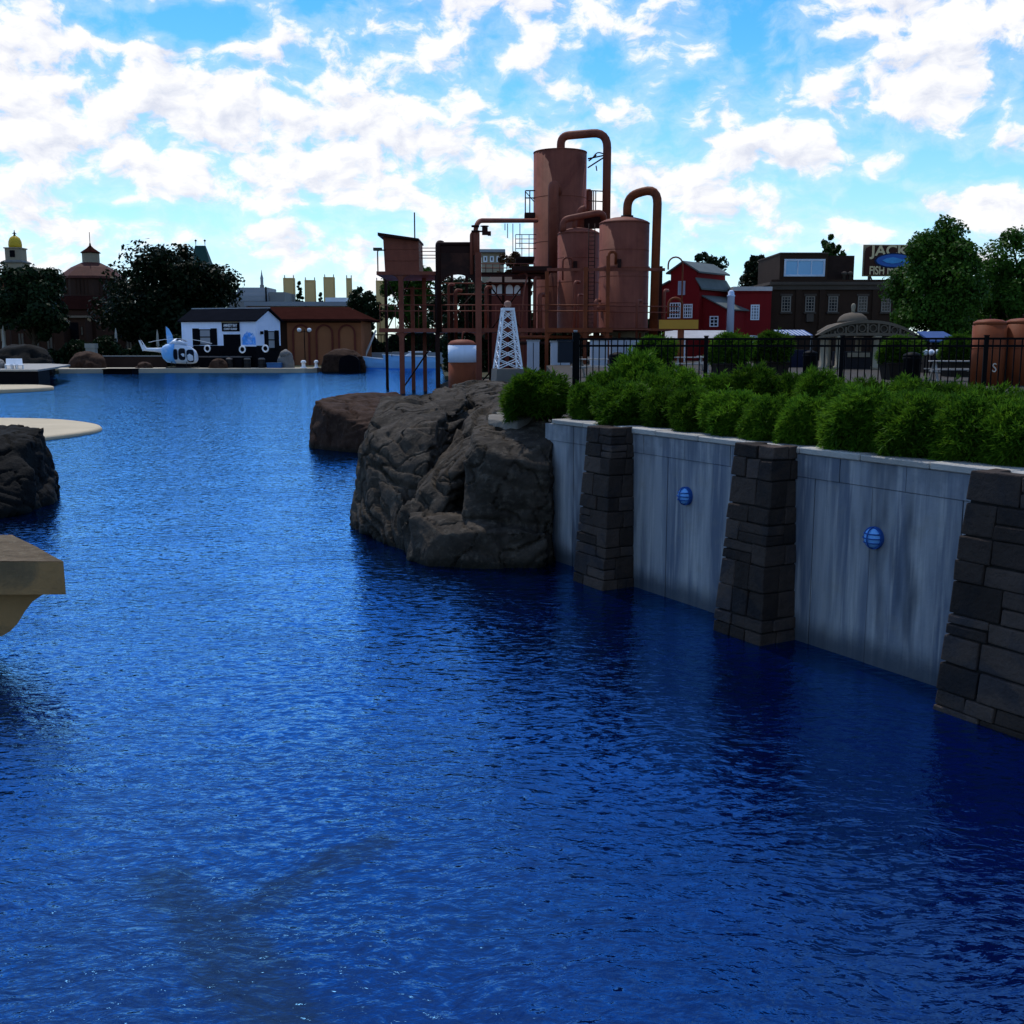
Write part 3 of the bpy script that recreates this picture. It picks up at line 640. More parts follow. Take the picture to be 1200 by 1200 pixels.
MB().tube([(-.01, 0, 1.52), (-.01, 0, 1.56)], .035, 10).build('cap', mat('grey_cap', (.2, .22, .25), .5), root)

# ------------------------------------------------------------------ trees
def tree(name, label, px, hw, ytop, ybot, Y, zg, m_, nleaf=7000, leaf=.3, seed=1, group=None, form='round', clumps=46):
    r_ = np.random.default_rng(seed); b = V(px, HY, Y); k = Y / F
    top, bot = V(px, ytop, Y).z, V(px, ybot, Y).z; rad = hw * k; ch = (top - bot) / 2; cz = (top + bot) / 2 - zg
    root = empty(name, (b.x, b.y, zg), 0, label, 'tree', group)
    u = r_.standard_normal((clumps, 3)); u /= np.linalg.norm(u, axis=1)[:, None]; rr = .25 + .65 * r_.random(clumps) ** .6
    cc = u * rr[:, None] * np.array([rad, rad, ch]); cr = r_.uniform(.13, .36, clumps) * min(rad, ch)
    if form == 'cone':
        f = 1 - .60 * np.clip((cc[:, 2] + ch) / (2 * ch), 0, 1); cc[:, 0] *= f * 1.25; cc[:, 1] *= f * 1.25; cr *= .5 + f * .6
    if form == 'dome':
        cc[:, 2] = np.abs(cc[:, 2]) * 1.0 * np.sign(cc[:, 2] + .35 * ch); cc[:, 2] = np.maximum(cc[:, 2], -ch * .8)
    cc[:, 2] += cz
    own = r_.integers(0, clumps, nleaf); d = r_.standard_normal((nleaf, 3)); d /= np.linalg.norm(d, axis=1)[:, None]
    pos = cc[own] + d * (cr[own] * (.45 + .6 * r_.random(nleaf) ** .7))[:, None]
    nrm = d + r_.standard_normal((nleaf, 3)) * .7 + np.array([0, 0, .4]); nrm /= np.linalg.norm(nrm, axis=1)[:, None]
    a = np.cross(nrm, r_.standard_normal((nleaf, 3))); a /= np.linalg.norm(a, axis=1)[:, None]; bb_ = np.cross(nrm, a)
    s_ = leaf * r_.uniform(.6, 1.3, nleaf)[:, None]
    vs = np.stack([pos - a * s_ * .5, pos - bb_ * s_ * .28 + nrm * s_ * .06, pos + a * s_ * .5, pos + bb_ * s_ * .28 + nrm * s_ * .06], 1).reshape(-1, 3)
    i = np.arange(nleaf) * 4; link('crown', np_mesh('crown', vs, np.stack([i, i + 1, i + 2, i + 3], 1), m_), root)
    tb = MB(); tr = max(.09, rad * .055); hz_ = cz - ch * .1
    tb.tube([(0, 0, -.1), (tr * .3, 0, hz_ * .4), (0, tr * .4, hz_), (0, 0, cz + ch * .55)], [tr * 1.25, tr, tr * .75, tr * .25], 9)
    for j in range(min(14, clumps)):
        c_ = cc[j]; z0 = max(.3 * hz_, min(hz_, c_[2] - ch * .5)); tb.tube([(0, 0, z0), tuple(c_ * .5 + np.array([0, 0, z0]) * .5 + np.array([0, 0, .1 * ch])), tuple(c_)], [tr * .5, tr * .32, tr * .1], 6)
    tb.build('trunk', BARK, root); return root
BG = 'trees beyond the lake'
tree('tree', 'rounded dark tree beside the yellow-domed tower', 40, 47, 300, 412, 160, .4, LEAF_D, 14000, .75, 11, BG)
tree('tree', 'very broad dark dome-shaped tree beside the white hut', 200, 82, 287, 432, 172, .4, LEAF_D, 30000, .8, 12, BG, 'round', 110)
tree('tree', 'small bushy green tree beside the arcaded orange building', 425, 22, 335, 392, 185, .4, LEAF_D, 5000, .6, 13, BG)
tree('tree', 'green tree behind the rusty cabin platform', 483, 38, 302, 402, 186, .4, LEAF_T, 13000, .6, 14, BG)
tree('tree', 'dark tree standing behind the rusty burner box', 542, 40, 318, 402, 130, .4, LEAF_D, 14000, .5, 15, BG)
tree('tree', 'reddish-brown tree beside the tall rusty tank', 600, 25, 283, 385, 118, .4, LEAF_R, 6000, .42, 16, BG)
tree('cypress_tree', 'slim dark cypress between the tan panel towers', 353, 6, 326, 380, 235, .4, LEAF_D, 2500, .6, 17, BG, 'cone', 30)
tree('cypress_tree', 'thin dark cypress close beside a tan panel tower, nearer the small bushy tree', 377, 4, 338, 380, 236, .4, LEAF_D, 1500, .6, 18, BG, 'cone', 22)
tree('tree', 'low dark tree whose top shows behind the red barn roof', 826, 27, 294, 360, 125, 2.16, LEAF_D, 6000, .5, 19, 'trees behind the shops')
tree('tree', 'dark pointed tree behind the flat red building', 886, 27, 288, 370, 128, 2.16, LEAF_D, 7000, .5, 20, 'trees behind the shops', 'cone')
tree('tree', 'small green treetop above the brown brick building', 970, 16, 271, 340, 135, 2.16, LEAF_T, 4500, .45, 21, 'trees behind the shops')
tree('tree', 'tall leafy green tree standing in front of the fish market sign', 1092, 62, 250, 412, 62, 2.16, LEAF_T, 34000, .24, 22, 'trees on the plaza', 'cone', 130)
tree('tree', 'full green tree growing behind the two rust tanks', 1192, 66, 270, 415, 68, 2.16, LEAF_T, 30000, .26, 23, 'trees on the plaza', 'round', 60)
tree('tree', 'dark low tree between the two leafy plaza trees', 1140, 34, 310, 410, 78, 2.16, LEAF_D, 7000, .28, 24, 'trees on the plaza')

# ------------------------------------------------------------------ helpers for buildings
def local(root, v):                          # world to the root's frame (z-rotation only)
    d = Vector(v) - root.location; a = -root.rotation_euler.z
    return Vector((d.x * math.cos(a) - d.y * math.sin(a), d.x * math.sin(a) + d.y * math.cos(a), d.z))
def window(root, x0, x1, z0, z1, yf, cols, rows, fm, gm, fw=.08, mw=.05, ax='x', sg=-1, name='window'):
    """sash on a wall plane; ax='x': the wall runs along x at y=yf and faces sg*y"""
    def bx2(mb, a0, a1, b0, b1, d0, d1):
        d0, d1 = sorted((yf + sg * d0, yf + sg * d1))
        if ax == 'x': mb.box(a0, a1, d0, d1, b0, b1)
        else: mb.box(d0, d1, a0, a1, b0, b1)
    mb = MB()
    bx2(mb, x0, x0 + fw, z0, z1, .0, .07); bx2(mb, x1 - fw, x1, z0, z1, .0, .07)
    bx2(mb, x0 + fw, x1 - fw, z0, z0 + fw, .0, .068); bx2(mb, x0 + fw, x1 - fw, z1 - fw, z1, .0, .068)
    for c_ in range(1, cols):
        xc = x0 + (x1 - x0) * c_ / cols; bx2(mb, xc - mw / 2, xc + mw / 2, z0 + fw, z1 - fw, .02, .06)
    for c_ in range(1, rows):
        zc = z0 + (z1 - z0) * c_ / rows; bx2(mb, x0 + fw, x1 - fw, zc - mw / 2, zc + mw / 2, .018, .055)
    f_ = mb.build(name, fm, root); g_ = MB(); bx2(g_, x0 + fw * .5, x1 - fw * .5, z0 + fw * .5, z1 - fw * .5, .004, .016); g_.build('pane', gm, f_); return f_
def text(body, root, loc, rot, size, m_, name='lettering', sx=1.0, bold=.0):
    cu = bpy.data.curves.new(name, 'FONT'); cu.body = body; cu.size = size; cu.align_x = 'CENTER'; cu.align_y = 'CENTER'; cu.extrude = .01; cu.offset = bold
    tmp = bpy.data.objects.new('tmp', cu); col.objects.link(tmp); dg = bpy.context.evaluated_depsgraph_get(); dg.update()
    me = bpy.data.meshes.new_from_object(tmp.evaluated_get(dg)); bpy.data.objects.remove(tmp); me.materials.clear(); me.materials.append(m_)
    o = link(name, me, root, loc); o.rotation_euler = rot; o.scale = (sx, 1, 1); return o

# ------------------------------------------------------------------ white boathouse hut
Yh = 144.0; A = V(213.5, HY, Yh); th = R(18)
zg = .40
hut = empty('boathouse', (A.x, A.y, zg), -th, 'white hut with black shutters and dark roof standing on a black base', 'house')
e1 = Vector((math.cos(-th), math.sin(-th), 0)); s_ = (304 - 600) / F
L = (s_ * A.y - A.x) / (e1.x - s_ * e1.y); D_ = 6.2
ze, zr, zb_ = V(250, 376, Yh).z - zg, V(270, 363.5, Yh + 3).z - zg, V(250, 405, Yh).z - zg
MB().box(.02, L - .02, .02, D_ - .02, -.1, zb_ - .004).build('base', BLACK, hut)
wl = MB(); wl.box(0, L, 0, D_, zb_, ze)
wl.add([(0, 0, ze + .003), (0, D_, ze + .003), (0, D_ / 2, zr - .1), (L, 0, ze + .003), (L, D_, ze + .003), (L, D_ / 2, zr - .1)], [(0, 1, 2), (3, 5, 4), (0, 3, 4, 1), (0, 2, 5, 3), (1, 4, 5, 2)])
wl.build('wall', HUTW, hut)
rf = MB(); ov = .35
for sg in (0, 1):
    y_e = -ov if sg == 0 else D_ + ov; z_e = ze - ov * (zr - ze) / (D_ / 2)
    rf.hexa([(-ov, y_e, z_e), (L + ov, y_e, z_e), (L + ov, D_ / 2, zr), (-ov, D_ / 2, zr), (-ov, y_e, z_e + .16), (L + ov, y_e, z_e + .16), (L + ov, D_ / 2, zr + .16), (-ov, D_ / 2, zr + .16)])
roof = rf.build('roof', ROOFD, hut)
MB().box(-ov, L + ov, D_ / 2 - .1, D_ / 2 + .1, zr + .13, zr + .26).build('ridge_cap', mat('grey_ridge', (.35, .37, .40), .5), roof)
def hx(px): # local x on the front for a pixel column
    s2 = (px - 600) / F; return (s2 * A.y - A.x) / (e1.x - s2 * e1.y)
def hz2(py): return V(250, py, Yh).z - zg
window(hut, hx(238.5), hx(252), hz2(404), hz2(386), 0, 1, 2, BLACK, GLASSG, .12, .14)
for a_, b_ in ((231, 238.3), (252.2, 259)): MB().box(hx(a_), hx(b_), -.09, -.003, hz2(404.5), hz2(385)).build('shutter', BLACK, hut)
dr = MB().box(hx(266.5), hx(286), -.07, -.003, hz2(417), hz2(392)).build('door', BLACK, hut)
sg_ = MB().box(hx(265.5), hx(285.5), -.14, -.003, hz2(388.5), hz2(378.5)).build('sign_board', BLACK, hut)
text('AMNESTY BAY', sg_, ((hx(265.5) + hx(285.5)) / 2, -.16, hz2(381.8)), (R(90), 0, 0), .50, WHITE, sx=.62, bold=.012)
text('COAST GUARD', sg_, ((hx(265.5) + hx(285.5)) / 2, -.16, hz2(385.9)), (R(90), 0, 0), .36, WHITE, sx=.78, bold=.008)
MB().box(hx(265), hx(284), -.16, -.003, hz2(378.3), hz2(377.2)).build('sign_lamp_rail', mat('cream_rail', (.5, .42, .25), .5), hut)
# painted wave mural, right of the door: a wave-shaped panel
MUR = mat('wave_mural', (.07, .30, .82), .5, .35, 1.6, alt=(.45, .62, .92))
wv = [(hx(288), hz2(404))] + [(hx(288 + k * 1.0), hz2(398.5 - 9 * math.exp(-((k - 6) / 5.5) ** 2) - 5 * math.exp(-((k - 13) / 4) ** 2) + .8 * math.sin(k * 1.9))) for k in range(0, 16)] + [(hx(303.6), hz2(402)), (hx(303.6), hz2(404))]
MB().slab(wv, -.03, -.004).build('mural', MUR, hut)
for a_, b_, c_, d_ in ((287.5, 304, 404.2, 406), (216, 231, 404.2, 407)): MB().box(hx(a_), hx(b_), -.10, -.003, hz2(d_), hz2(c_)).build('trim_board', HUTW, hut)
# gable side (faces right)
def gy(px):
    e2 = Vector((-math.sin(-th), math.cos(-th), 0)); c0 = A + e1 * L; s2 = (px - 600) / F; return (s2 * c0.y - c0.x) / (e2.x - s2 * e2.y)
window(hut, gy(317.5), gy(325.5), hz2(408.5), hz2(388), L, 1, 2, BLACK, GLASSG, .10, .14, 'y', 1)
for a_, b_ in ((313.5, 317.3), (325.7, 330)): MB().box(L + .003, L + .09, gy(a_), gy(b_), hz2(409.5), hz2(387)).build('shutter', BLACK, hut)
MB().box(L + .003, L + .3, gy(309), gy(310.6), hz2(392), hz2(388.5)).build('wall_lamp', BLACK, hut)
# deck in front of the base with rail
dk = empty('boathouse_deck', tuple(A + Vector((0, 0, zg - A.z)) + Vector((math.sin(-th), -math.cos(-th), 0)) * 2.4 * 1.0), -th, 'black timber deck with a thin rail along the front of the white hut', 'deck')
MB().box(.6, L - .8, 0, 2.3, -.08, hz2(417.5) - .1).build('platform', BLACK, dk)
MB().box(.5, L - .7, -.08, 2.34, hz2(417.5) - .096, hz2(417.5) + .05).build('deck_edge', mat('grey_timber', (.12, .11, .11), .7), dk)
for k in range(7):
    xx = .7 + k * (L - 1.6) / 6; MB().box(xx - .05, xx + .05, .02, .12, hz2(417.5) + .054, hz2(410)).build('rail_post', BLACK, dk)
MB().box(.5, L - .7, .0, .14, hz2(410) + .004, hz2(409.2)).build('handrail', BLACK, dk)
def ring(px, py, Y, label):
    c_ = V(px, py, Y); mb = MB(); n = 20; pts = [(.40 * math.cos(2 * math.pi * i / n), 0, .40 * math.sin(2 * math.pi * i / n)) for i in range(n)]
    vs = []; fs = []; m2 = 8
    for i in range(n):
        a = 2 * math.pi * i / n
        for j in range(m2):
            b_ = 2 * math.pi * j / m2; r2_ = .40 + .10 * math.cos(b_); vs.append((r2_ * math.cos(a), .10 * math.sin(b_), r2_ * math.sin(a)))
    fs = [(i * m2 + j, i * m2 + (j + 1) % m2, ((i + 1) % n) * m2 + (j + 1) % m2, ((i + 1) % n) * m2 + j) for i in range(n) for j in range(m2)]
    mb.add(vs, fs, True); o = mb.build('life_ring', WHITE, None, tuple(c_)); o.rotation_euler = (0, 0, -th)
    tag(o, label, 'life ring', 'life rings on the deck rail')
def deck_pt(px): # a point on the deck rail plane
    o_ = dk.location; s2 = (px - 600) / F; return o_.y + e1.y * ((s2 * o_.y - o_.x) / (e1.x - s2 * e1.y))
ring(243, 408.5, deck_pt(243) - .2, 'white life ring on the deck rail under the shuttered window')
ring(284, 409.5, deck_pt(284) - .2, 'white life ring on the deck rail beside the black door')
ring(311, 408.5, deck_pt(311) - .2, 'white life ring on the deck rail near the gable end')

# barrels, rock and tarp on the quay
DRUM = mat('dark_drum', (.02, .018, .018), .5, .2, 2); DTOP = mat('grey_drum_top', (.16, .14, .13), .6)
for px, lab in ((268, 'dark drum beside the brown quay rock'), (289, 'dark drum standing on the quay under the black door'), (306, 'dark drum standing on the quay near the gable end')):
    b = V(px, HY, 138.6); e = empty('drum', (b.x, b.y, .54), 0, lab, 'drum', 'drums on the quay')
    MB().lathe([(.44, 0), (.46, .05), (.44, .1), (.44, .5), (.47, .54), (.44, .58), (.44, 1.0), (.46, 1.05), (.44, 1.08)], n=16).build('body', DRUM, e)
    MB().lathe([(.45, 1.083), (.42, 1.2), (.25, 1.3)], n=16).build('top', DTOP, e)
def simple_rock(px0, px1, yt, yb, Y, depth, m_, label, vox=.2, name='boulder', z0=-.5, sz=3.0, skew=.3, cat='rock'):
    w = px1 - px0; top = [(px0 + w * (.18 + .1 * skew), yt + (yb - yt) * .25, Y), (px0 + w * (.35 + skew * .3), yt, Y + depth * .4), (px0 + w * .85, yt + (yb - yt) * .22, Y + .1 * depth), (px0 + w * .6, yt + (yb - yt) * .12, Y), (px0 + w * .05, yt + (yb - yt) * .6, Y), (px1 - w * .03, yt + (yb - yt) * .55, Y), (px0 + w * .3, yt + (yb - yt) * .1, Y + depth), (px0 + w * .8, yt + (yb - yt) * .2, Y + depth)]
    pts = HP(*top); pts += down(HP((px0, yb, Y), (px1, yb, Y), (px0 + w * .5, yb, Y - depth * .25), (px0, yb, Y + depth), (px1, yb, Y + depth)), z0)
    return tag(rock(name, [pts], vox, m_, .8, (.1, .1, .9), 3, 3, sz=sz), label, cat)
simple_rock(243, 266, 419.5, 431, 137.0, 2.5, ROCKB, 'low brown rock on the quay in front of the black deck', .16, z0=.2)
simple_rock(159, 178, 424.5, 431.5, 137.5, 3, ROCKB, 'low brown rock on the quay beside the helicopter tail', .16, z0=.2)
TARP = mat('grey_tarp', (.15, .145, .14), .8, .2, 1.2, .3, 5)
simple_rock(325, 345, 409.5, 431, 139.2, 2.2, TARP, 'crumpled grey tarpaulin heap on the quay past the gable end', .14, 'tarpaulin', .2, 3, .5, 'tarpaulin')
bb2 = V(321, HY, 138.4); e = tag(MB().box(-.9, .9, -.5, .5, 0, .55).box(-.95, .95, -.55, .55, .553, .68).build('crate', mat('blue_crate', (.03, .10, .26), .5), None, (bb2.x, bb2.y, .54)), 'low blue crate on the quay under the gable window', 'crate')
for px, w, h, lab in ((355, .55, .9, 'white mooring block on the quay end nearest the tarpaulin'), (370, .45, .9, 'white mooring block at the tip of the quay by the shelter rock')):
    b = V(px, HY, 137.8 if px < 360 else 138.5)
    mb = MB().lathe([(w * .8, 0), (w * .8, .1), (w * .45, .18), (w * .42, h * .7), (w * .65, h * .75), (w * .6, h), (w * .3, h + .1)], n=14); tag(mb.build('bollard', WHITE, None, (b.x, b.y, .54)), lab, 'bollard', 'mooring blocks')

# ------------------------------------------------------------------ helicopter on the quay
Yc = 138.0; k = Yc / F
c0 = V(210, HY, Yc); hel = empty('helicopter', (c0.x, c0.y, .55), R(-4), 'small white and blue helicopter with dark windows parked on the quay', 'helicopter')
HW = mat('helicopter_white', (.60, .68, .80), .35, .04, .5); HB = mat('helicopter_blue', (.14, .42, .85), .35, .1, .8, alt=(.55, .68, .85))
def hp(px, py): return ((px - 210) * k, V(210, py, Yc).z - .55)
def fus(stations, name, m_, par, n=18):      # cross-sections: (px, y_centre, half-height px, half-width m)
    vs = []; fs = []
    for px, py, hh_, hw in stations:
        x, z = hp(px, py); vs += [(x, hw * math.cos(2 * math.pi * i / n), z + hh_ * k * math.copysign(abs(math.sin(2 * math.pi * i / n)) ** .8, math.sin(2 * math.pi * i / n))) for i in range(n)]
    m2 = len(stations)
    for j in range(m2 - 1): fs += [(j * n + i, j * n + (i + 1) % n, (j + 1) * n + (i + 1) % n, (j + 1) * n + i) for i in range(n)]
    mb = MB(); mb.add(vs, fs, True); o = len(mb.v) - len(vs); mb.f += [tuple(range(n)), tuple((m2 - 1) * n + i for i in range(n))]; mb.sm += [False, False]; return mb.build(name, m_, par)
fus([(189, 411.5, 2.5, .35), (191, 413, 7.5, .62), (195, 414, 10.5, .76), (204, 414, 11.8, .80), (206, 414, 11.8, .80)], 'engine_body', HB, hel)
fus([(206, 414, 11.7, .79), (216, 415.2, 11.0, .79), (224, 416.5, 9.6, .72), (229, 418, 7.2, .52), (231, 419, 4, .28)], 'cabin', HW, hel)
fus([(167, 409.4, 1.7, .14), (180, 410, 2.2, .22), (192, 410.5, 3.2, .34)], 'tail_boom', HW, hel, 12)
MB().hexa([(hp(162, 399)[0], -.07, hp(162, 399)[1]), (hp(165, 398.5)[0], -.07, hp(0, 398.5)[1]), (hp(165, 398.5)[0], .07, hp(0, 398.5)[1]), (hp(162, 399)[0], .07, hp(162, 399)[1]),
           (hp(166.5, 411.5)[0], -.1, hp(0, 411.5)[1]), (hp(171, 408)[0], -.1, hp(0, 408)[1]), (hp(171, 408)[0], .1, hp(0, 408)[1]), (hp(166.5, 411.5)[0], .1, hp(0, 411.5)[1])]).build('tail_fin', HW, hel)
MB().tube([(hp(165, 402)[0], -.25, hp(0, 397.5)[1]), (hp(168, 402)[0], -.25, hp(0, 404)[1])], .05, 6).build('tail_rotor', DRUM, hel)
fus([(199, 402.5, .6, .3), (203, 401.5, 2.6, .42), (212, 401.5, 2.8, .42), (219, 403.5, 1.4, .3)], 'engine_cowl', HW, hel, 12)
MB().tube([(hp(208, 399)[0], 0, hp(0, 400)[1]), (hp(208, 397)[0], 0, hp(0, 396.5)[1])], .10, 10).build('rotor_mast', DRUM, hel)
mz = hp(208, 397)
for ang, L_, dz in ((math.pi - .25, 4.3, -.45), (.18, 4.3, -.6), (math.pi / 2 + .1, 4.2, -.35), (-math.pi / 2 + .25, 4.0, -.35)):
    d = Vector((math.cos(ang), math.sin(ang), 0)); s2 = Vector((-d.y, d.x, 0)); a = Vector((mz[0], 0, mz[1])); pts = []
    rb = MB(); n = 6; vs = []
    for i in range(n + 1):
        t_ = i / n; p_ = a + d * (L_ * t_) + Vector((0, 0, dz * t_ * t_)); vs += [p_ - s2 * .13 - Vector((0, 0, .02)), p_ + s2 * .13 - Vector((0, 0, .02)), p_ + s2 * .13 + Vector((0, 0, .03)), p_ - s2 * .13 + Vector((0, 0, .03))]
    fs = [(i * 4 + j, i * 4 + (j + 1) % 4, i * 4 + 4 + (j + 1) % 4, i * 4 + 4 + j) for i in range(n) for j in range(4)] + [(0, 1, 2, 3), (n * 4, n * 4 + 1, n * 4 + 2, n * 4 + 3)]
    rb.add(vs, fs); rb.build('rotor_blade', WHITE, hel)
# side windows: curved dark panels proud of the camera-facing side
def hwin(x0, x1, y0, y1, name='window'):
    vs = []; n = 18
    cx, cy = (x0 + x1) / 2, (y0 + y1) / 2
    for i in range(n):
        a = 2 * math.pi * i / n; ex = math.copysign(abs(math.cos(a)) ** .55, math.cos(a)); ez = math.copysign(abs(math.sin(a)) ** .55, math.sin(a))
        px = cx + ex * (x1 - x0) / 2; py = cy - ez * (y1 - y0) / 2
        x, z = hp(px, py); f_ = (py - 414.5) / 11.6; hw = .80 if px < 216 else .80 - .30 * ((px - 216) / 15) ** 2
        vs.append((x, -hw * math.sqrt(max(.05, 1 - f_ * f_)) - .10, z))
    mb = MB(); mb.add(vs + [(v[0], v[1] + .2, v[2]) for v in vs], [tuple(range(n)), tuple(range(2 * n - 1, n - 1, -1))] + [(i, n + i, n + (i + 1) % n, (i + 1) % n) for i in range(n)]); mb.build(name, GLASSD, hel)
hwin(205.5, 210, 409, 421.5); hwin(211.5, 219.3, 408, 422); hwin(220.8, 228.8, 409.5, 424.5)
for sy in (-.85, .85):
    MB().tube(pipe([(hp(196, 0)[0], sy, .06), (hp(226, 0)[0], sy, .06), (hp(230, 0)[0], sy, .22)], .3), .05, 8).build('skid', DRUM, hel)
    for px in (202, 220): MB().tube([(hp(px, 0)[0], sy, .08), (hp(px, 0)[0], sy * .55, hp(0, 423)[1])], .045, 6).build('skid_strut', DRUM, hel)
def banner(px, ytop, ybot, Y, w, label, zb=.55, m_=None, name='feather_banner', cat='banner'):
    b = V(px, HY, Y); zt = V(px, ytop, Y).z; zb2 = V(px, ybot, Y).z; e = empty(name, (b.x, b.y, zb), R(10), label, cat)
    MB().tube([(0, 0, 0), (-w * .1, 0, zt - zb)], .05, 6).build('pole', DRUM, e)
    h = zt - zb2; poly = [(0.06, zb2 - zb), (w, zb2 - zb + h * .05), (w * .9, zb2 - zb + h * .5), (w * .45, zb2 - zb + h * .85), (0.0, zt - zb), (-.02, zb2 - zb + h * .6)]
    MB().slab(poly, -.03, .03).build('cloth', m_ or HB, e)
banner(195.5, 382.5, 403, 142.5, .85, 'blue and white feather banner standing behind the helicopter')

# ------------------------------------------------------------------ orange arcaded building
Yb = 166.0; kb = Yb / F
a0 = V(337, HY, Yb); bl_ = empty('arcade_building', (a0.x, a0.y, .40), R(0), 'orange building with three brick arches and a brown tiled roof', 'building')
def bxx(px): return (px - 337) * kb
def bz(py, Y=Yb): return V(380, py, Y).z - .40
Wb = bxx(422.5)
MB().box(0, Wb, 0, 12, -.1, bz(375.5)).build('wall', ORNG, bl_)
for cx in (353, 380, 406):
    xc = bxx(cx); zsp, rr_ = bz(390.5), 10.2 * kb; n = 14
    ri = rr_ - 2.1 * kb
    poly = [(xc - ri, .0), (xc + ri, .0)] + [(xc + ri * math.cos(math.pi * i / n), zsp + ri * math.sin(math.pi * i / n)) for i in range(n + 1)]
    ar = MB().slab(poly, -.04, -.003).build('arch_infill', ORNG2, bl_)
    rg = MB(); m2 = [(xc + rr_, .0)] + [(xc + rr_ * math.cos(math.pi * i / n), zsp + rr_ * math.sin(math.pi * i / n)) for i in range(n + 1)] + [(xc - rr_, .0)]
    m3 = [(xc + ri, .0)] + [(xc + ri * math.cos(math.pi * i / n), zsp + ri * math.sin(math.pi * i / n)) for i in range(n + 1)] + [(xc - ri, .0)]
    for i in range(len(m2) - 1):
        (x1, z1), (x2, z2), (x3, z3), (x4, z4) = m2[i], m2[i + 1], m3[i + 1], m3[i]
        rg.add([(x1, -.22, z1), (x2, -.22, z2), (x3, -.22, z3), (x4, -.22, z4), (x1, -.002, z1), (x2, -.002, z2), (x3, -.002, z3), (x4, -.002, z4)], [(0, 1, 2, 3), (7, 6, 5, 4), (0, 4, 5, 1), (2, 6, 7, 3)])
    rg.build('arch_ring', REDT, ar)
rf = MB(); xl, xr = bxx(280), bxx(432); ye, yr = -1.6, 6; zE, zR = bz(376), bz(358)
rf.hexa([(xl, ye, zE), (xr, ye, zE), (xr, 13.5, zE), (xl, 13.5, zE), (xl, ye, zE + .25), (xr, ye, zE + .25), (xr, 13.5, zE + .25), (xl, 13.5, zE + .25)])
rf.add([(xl, ye, zE + .253), (xr, ye, zE + .253), (xr, 13.5, zE + .253), (xl, 13.5, zE + .253), (xl, yr, zR), (xr - 4.0, yr, zR)], [(0, 1, 5, 4), (1, 2, 5), (2, 3, 4, 5), (3, 0, 4), (0, 3, 2, 1)])
rf.build('roof', ROOFB, bl_)
MB().box(bxx(285), -.003, .5, 11.5, -.1, bz(375.5)).build('side_wing', DKBR, bl_)
MB().box(-.004, Wb + .02, -.16, -.002, bz(378.2), bz(376.4)).build('eaves_board', DKBR, bl_)
lp = V(357, HY, 160); e = empty('lamp_post', (lp.x, lp.y, .4), 0, 'slim dark lamp post with a double globe before the orange arches', 'lamp')
MB().tube([(0, 0, 0), (0, 0, V(357, 386, 160).z - .4)], .07, 8).build('pole', BLACK, e)
for sx in (-.75, .75): MB().lathe([(.06, -.32), (.25, -.2), (.34, 0), (.25, .24), (.05, .3)], (sx, 0, V(357, 386, 160).z - .5), 12).build('globe', WHITE, e)
MB().tube([(-.75, 0, V(357, 386, 160).z - .85), (0, 0, V(357, 386, 160).z - .7), (.75, 0, V(357, 386, 160).z - .85)], .045, 6).build('arm', BLACK, e)

# grey stand, towers, spire behind
GREYR = mat('pale_metal_roof', (.26, .28, .31), .6, .1, .1); GREYW = mat('grey_plaster', (.22, .22, .22), .8, .12, .15)
Yg = 225; a0 = V(270, HY, Yg); e = empty('grandstand', (a0.x, a0.y, .4), 0, 'long pale grey stand with stepped metal roof behind the orange building', 'building')
kg = Yg / F
def gp(px, py): return ((px - 270) * kg, V(300, py, Yg).z - .4)
MB().box(0, gp(334, 0)[0], 0, 14, -.1, gp(0, 353)[1]).build('wall', GREYW, e)
for i, (x0, x1, y0, y1) in enumerate(((270, 315, 352.8, 346.5), (272, 314, 346.2, 341.5), (276, 312, 341.2, 336))):
    MB().box(gp(x0, 0)[0], gp(x1, 0)[0], 1.5 * i, 13 - i, gp(0, y0)[1] + .01, gp(0, y1)[1]).build('roof_step', GREYR, e)
MB().box(gp(315.5, 0)[0], gp(333.5, 0)[0], 1, 12, gp(0, 353)[1] + .01, gp(0, 342)[1]).build('end_block', GREYW, e)
MB().box(gp(311, 0)[0] + .3, gp(312.6, 0)[0] + .3, -.25, -.01, gp(0, 358)[1], gp(0, 336)[1]).build('mast', BLACK, e)
e0 = V(296, HY, 200); e = empty('flat_canopy', (e0.x, e0.y, .4), 0, 'low flat pale canopy roof above the brown tiled roof', 'canopy')
ks = 200 / F
MB().box(-8 * ks, 112 * ks, 0, 6, V(300, 358.5, 200).z - .4, V(300, 353.5, 200).z - .4).build('roof', GREYR, e)
MB().box(85 * ks, 109 * ks, .5, 5.5, V(300, 353.4, 200).z - .4, V(300, 348.5, 200).z - .4).build('roof_box', WHITE, e)
for xx in (-6, 25, 60, 108): MB().box(xx * ks - .2, xx * ks + .2, 2, 2.4, 0, V(300, 358.6, 200).z - .4).build('post', GREYW, e)
e0 = V(309.5, HY, 300); ks = 300 / F; e = empty('church_spire', (e0.x, e0.y, .4), 0, 'thin pointed grey spire rising behind the pale grey stand', 'tower')
zz = lambda py: V(309.5, py, 300).z - .4
MB().box(-2.0 * ks, 2.0 * ks, -2 * ks, 2 * ks, -.1, zz(334)).build('base', GREYW, e)
MB().lathe([(1.7 * ks, zz(333.9)), (1.7 * ks, zz(327)), (2.0 * ks, zz(326.5)), (.9 * ks, zz(322)), (.12 * ks, zz(316))], n=8, smooth=False).build('spire', GREYR, e)
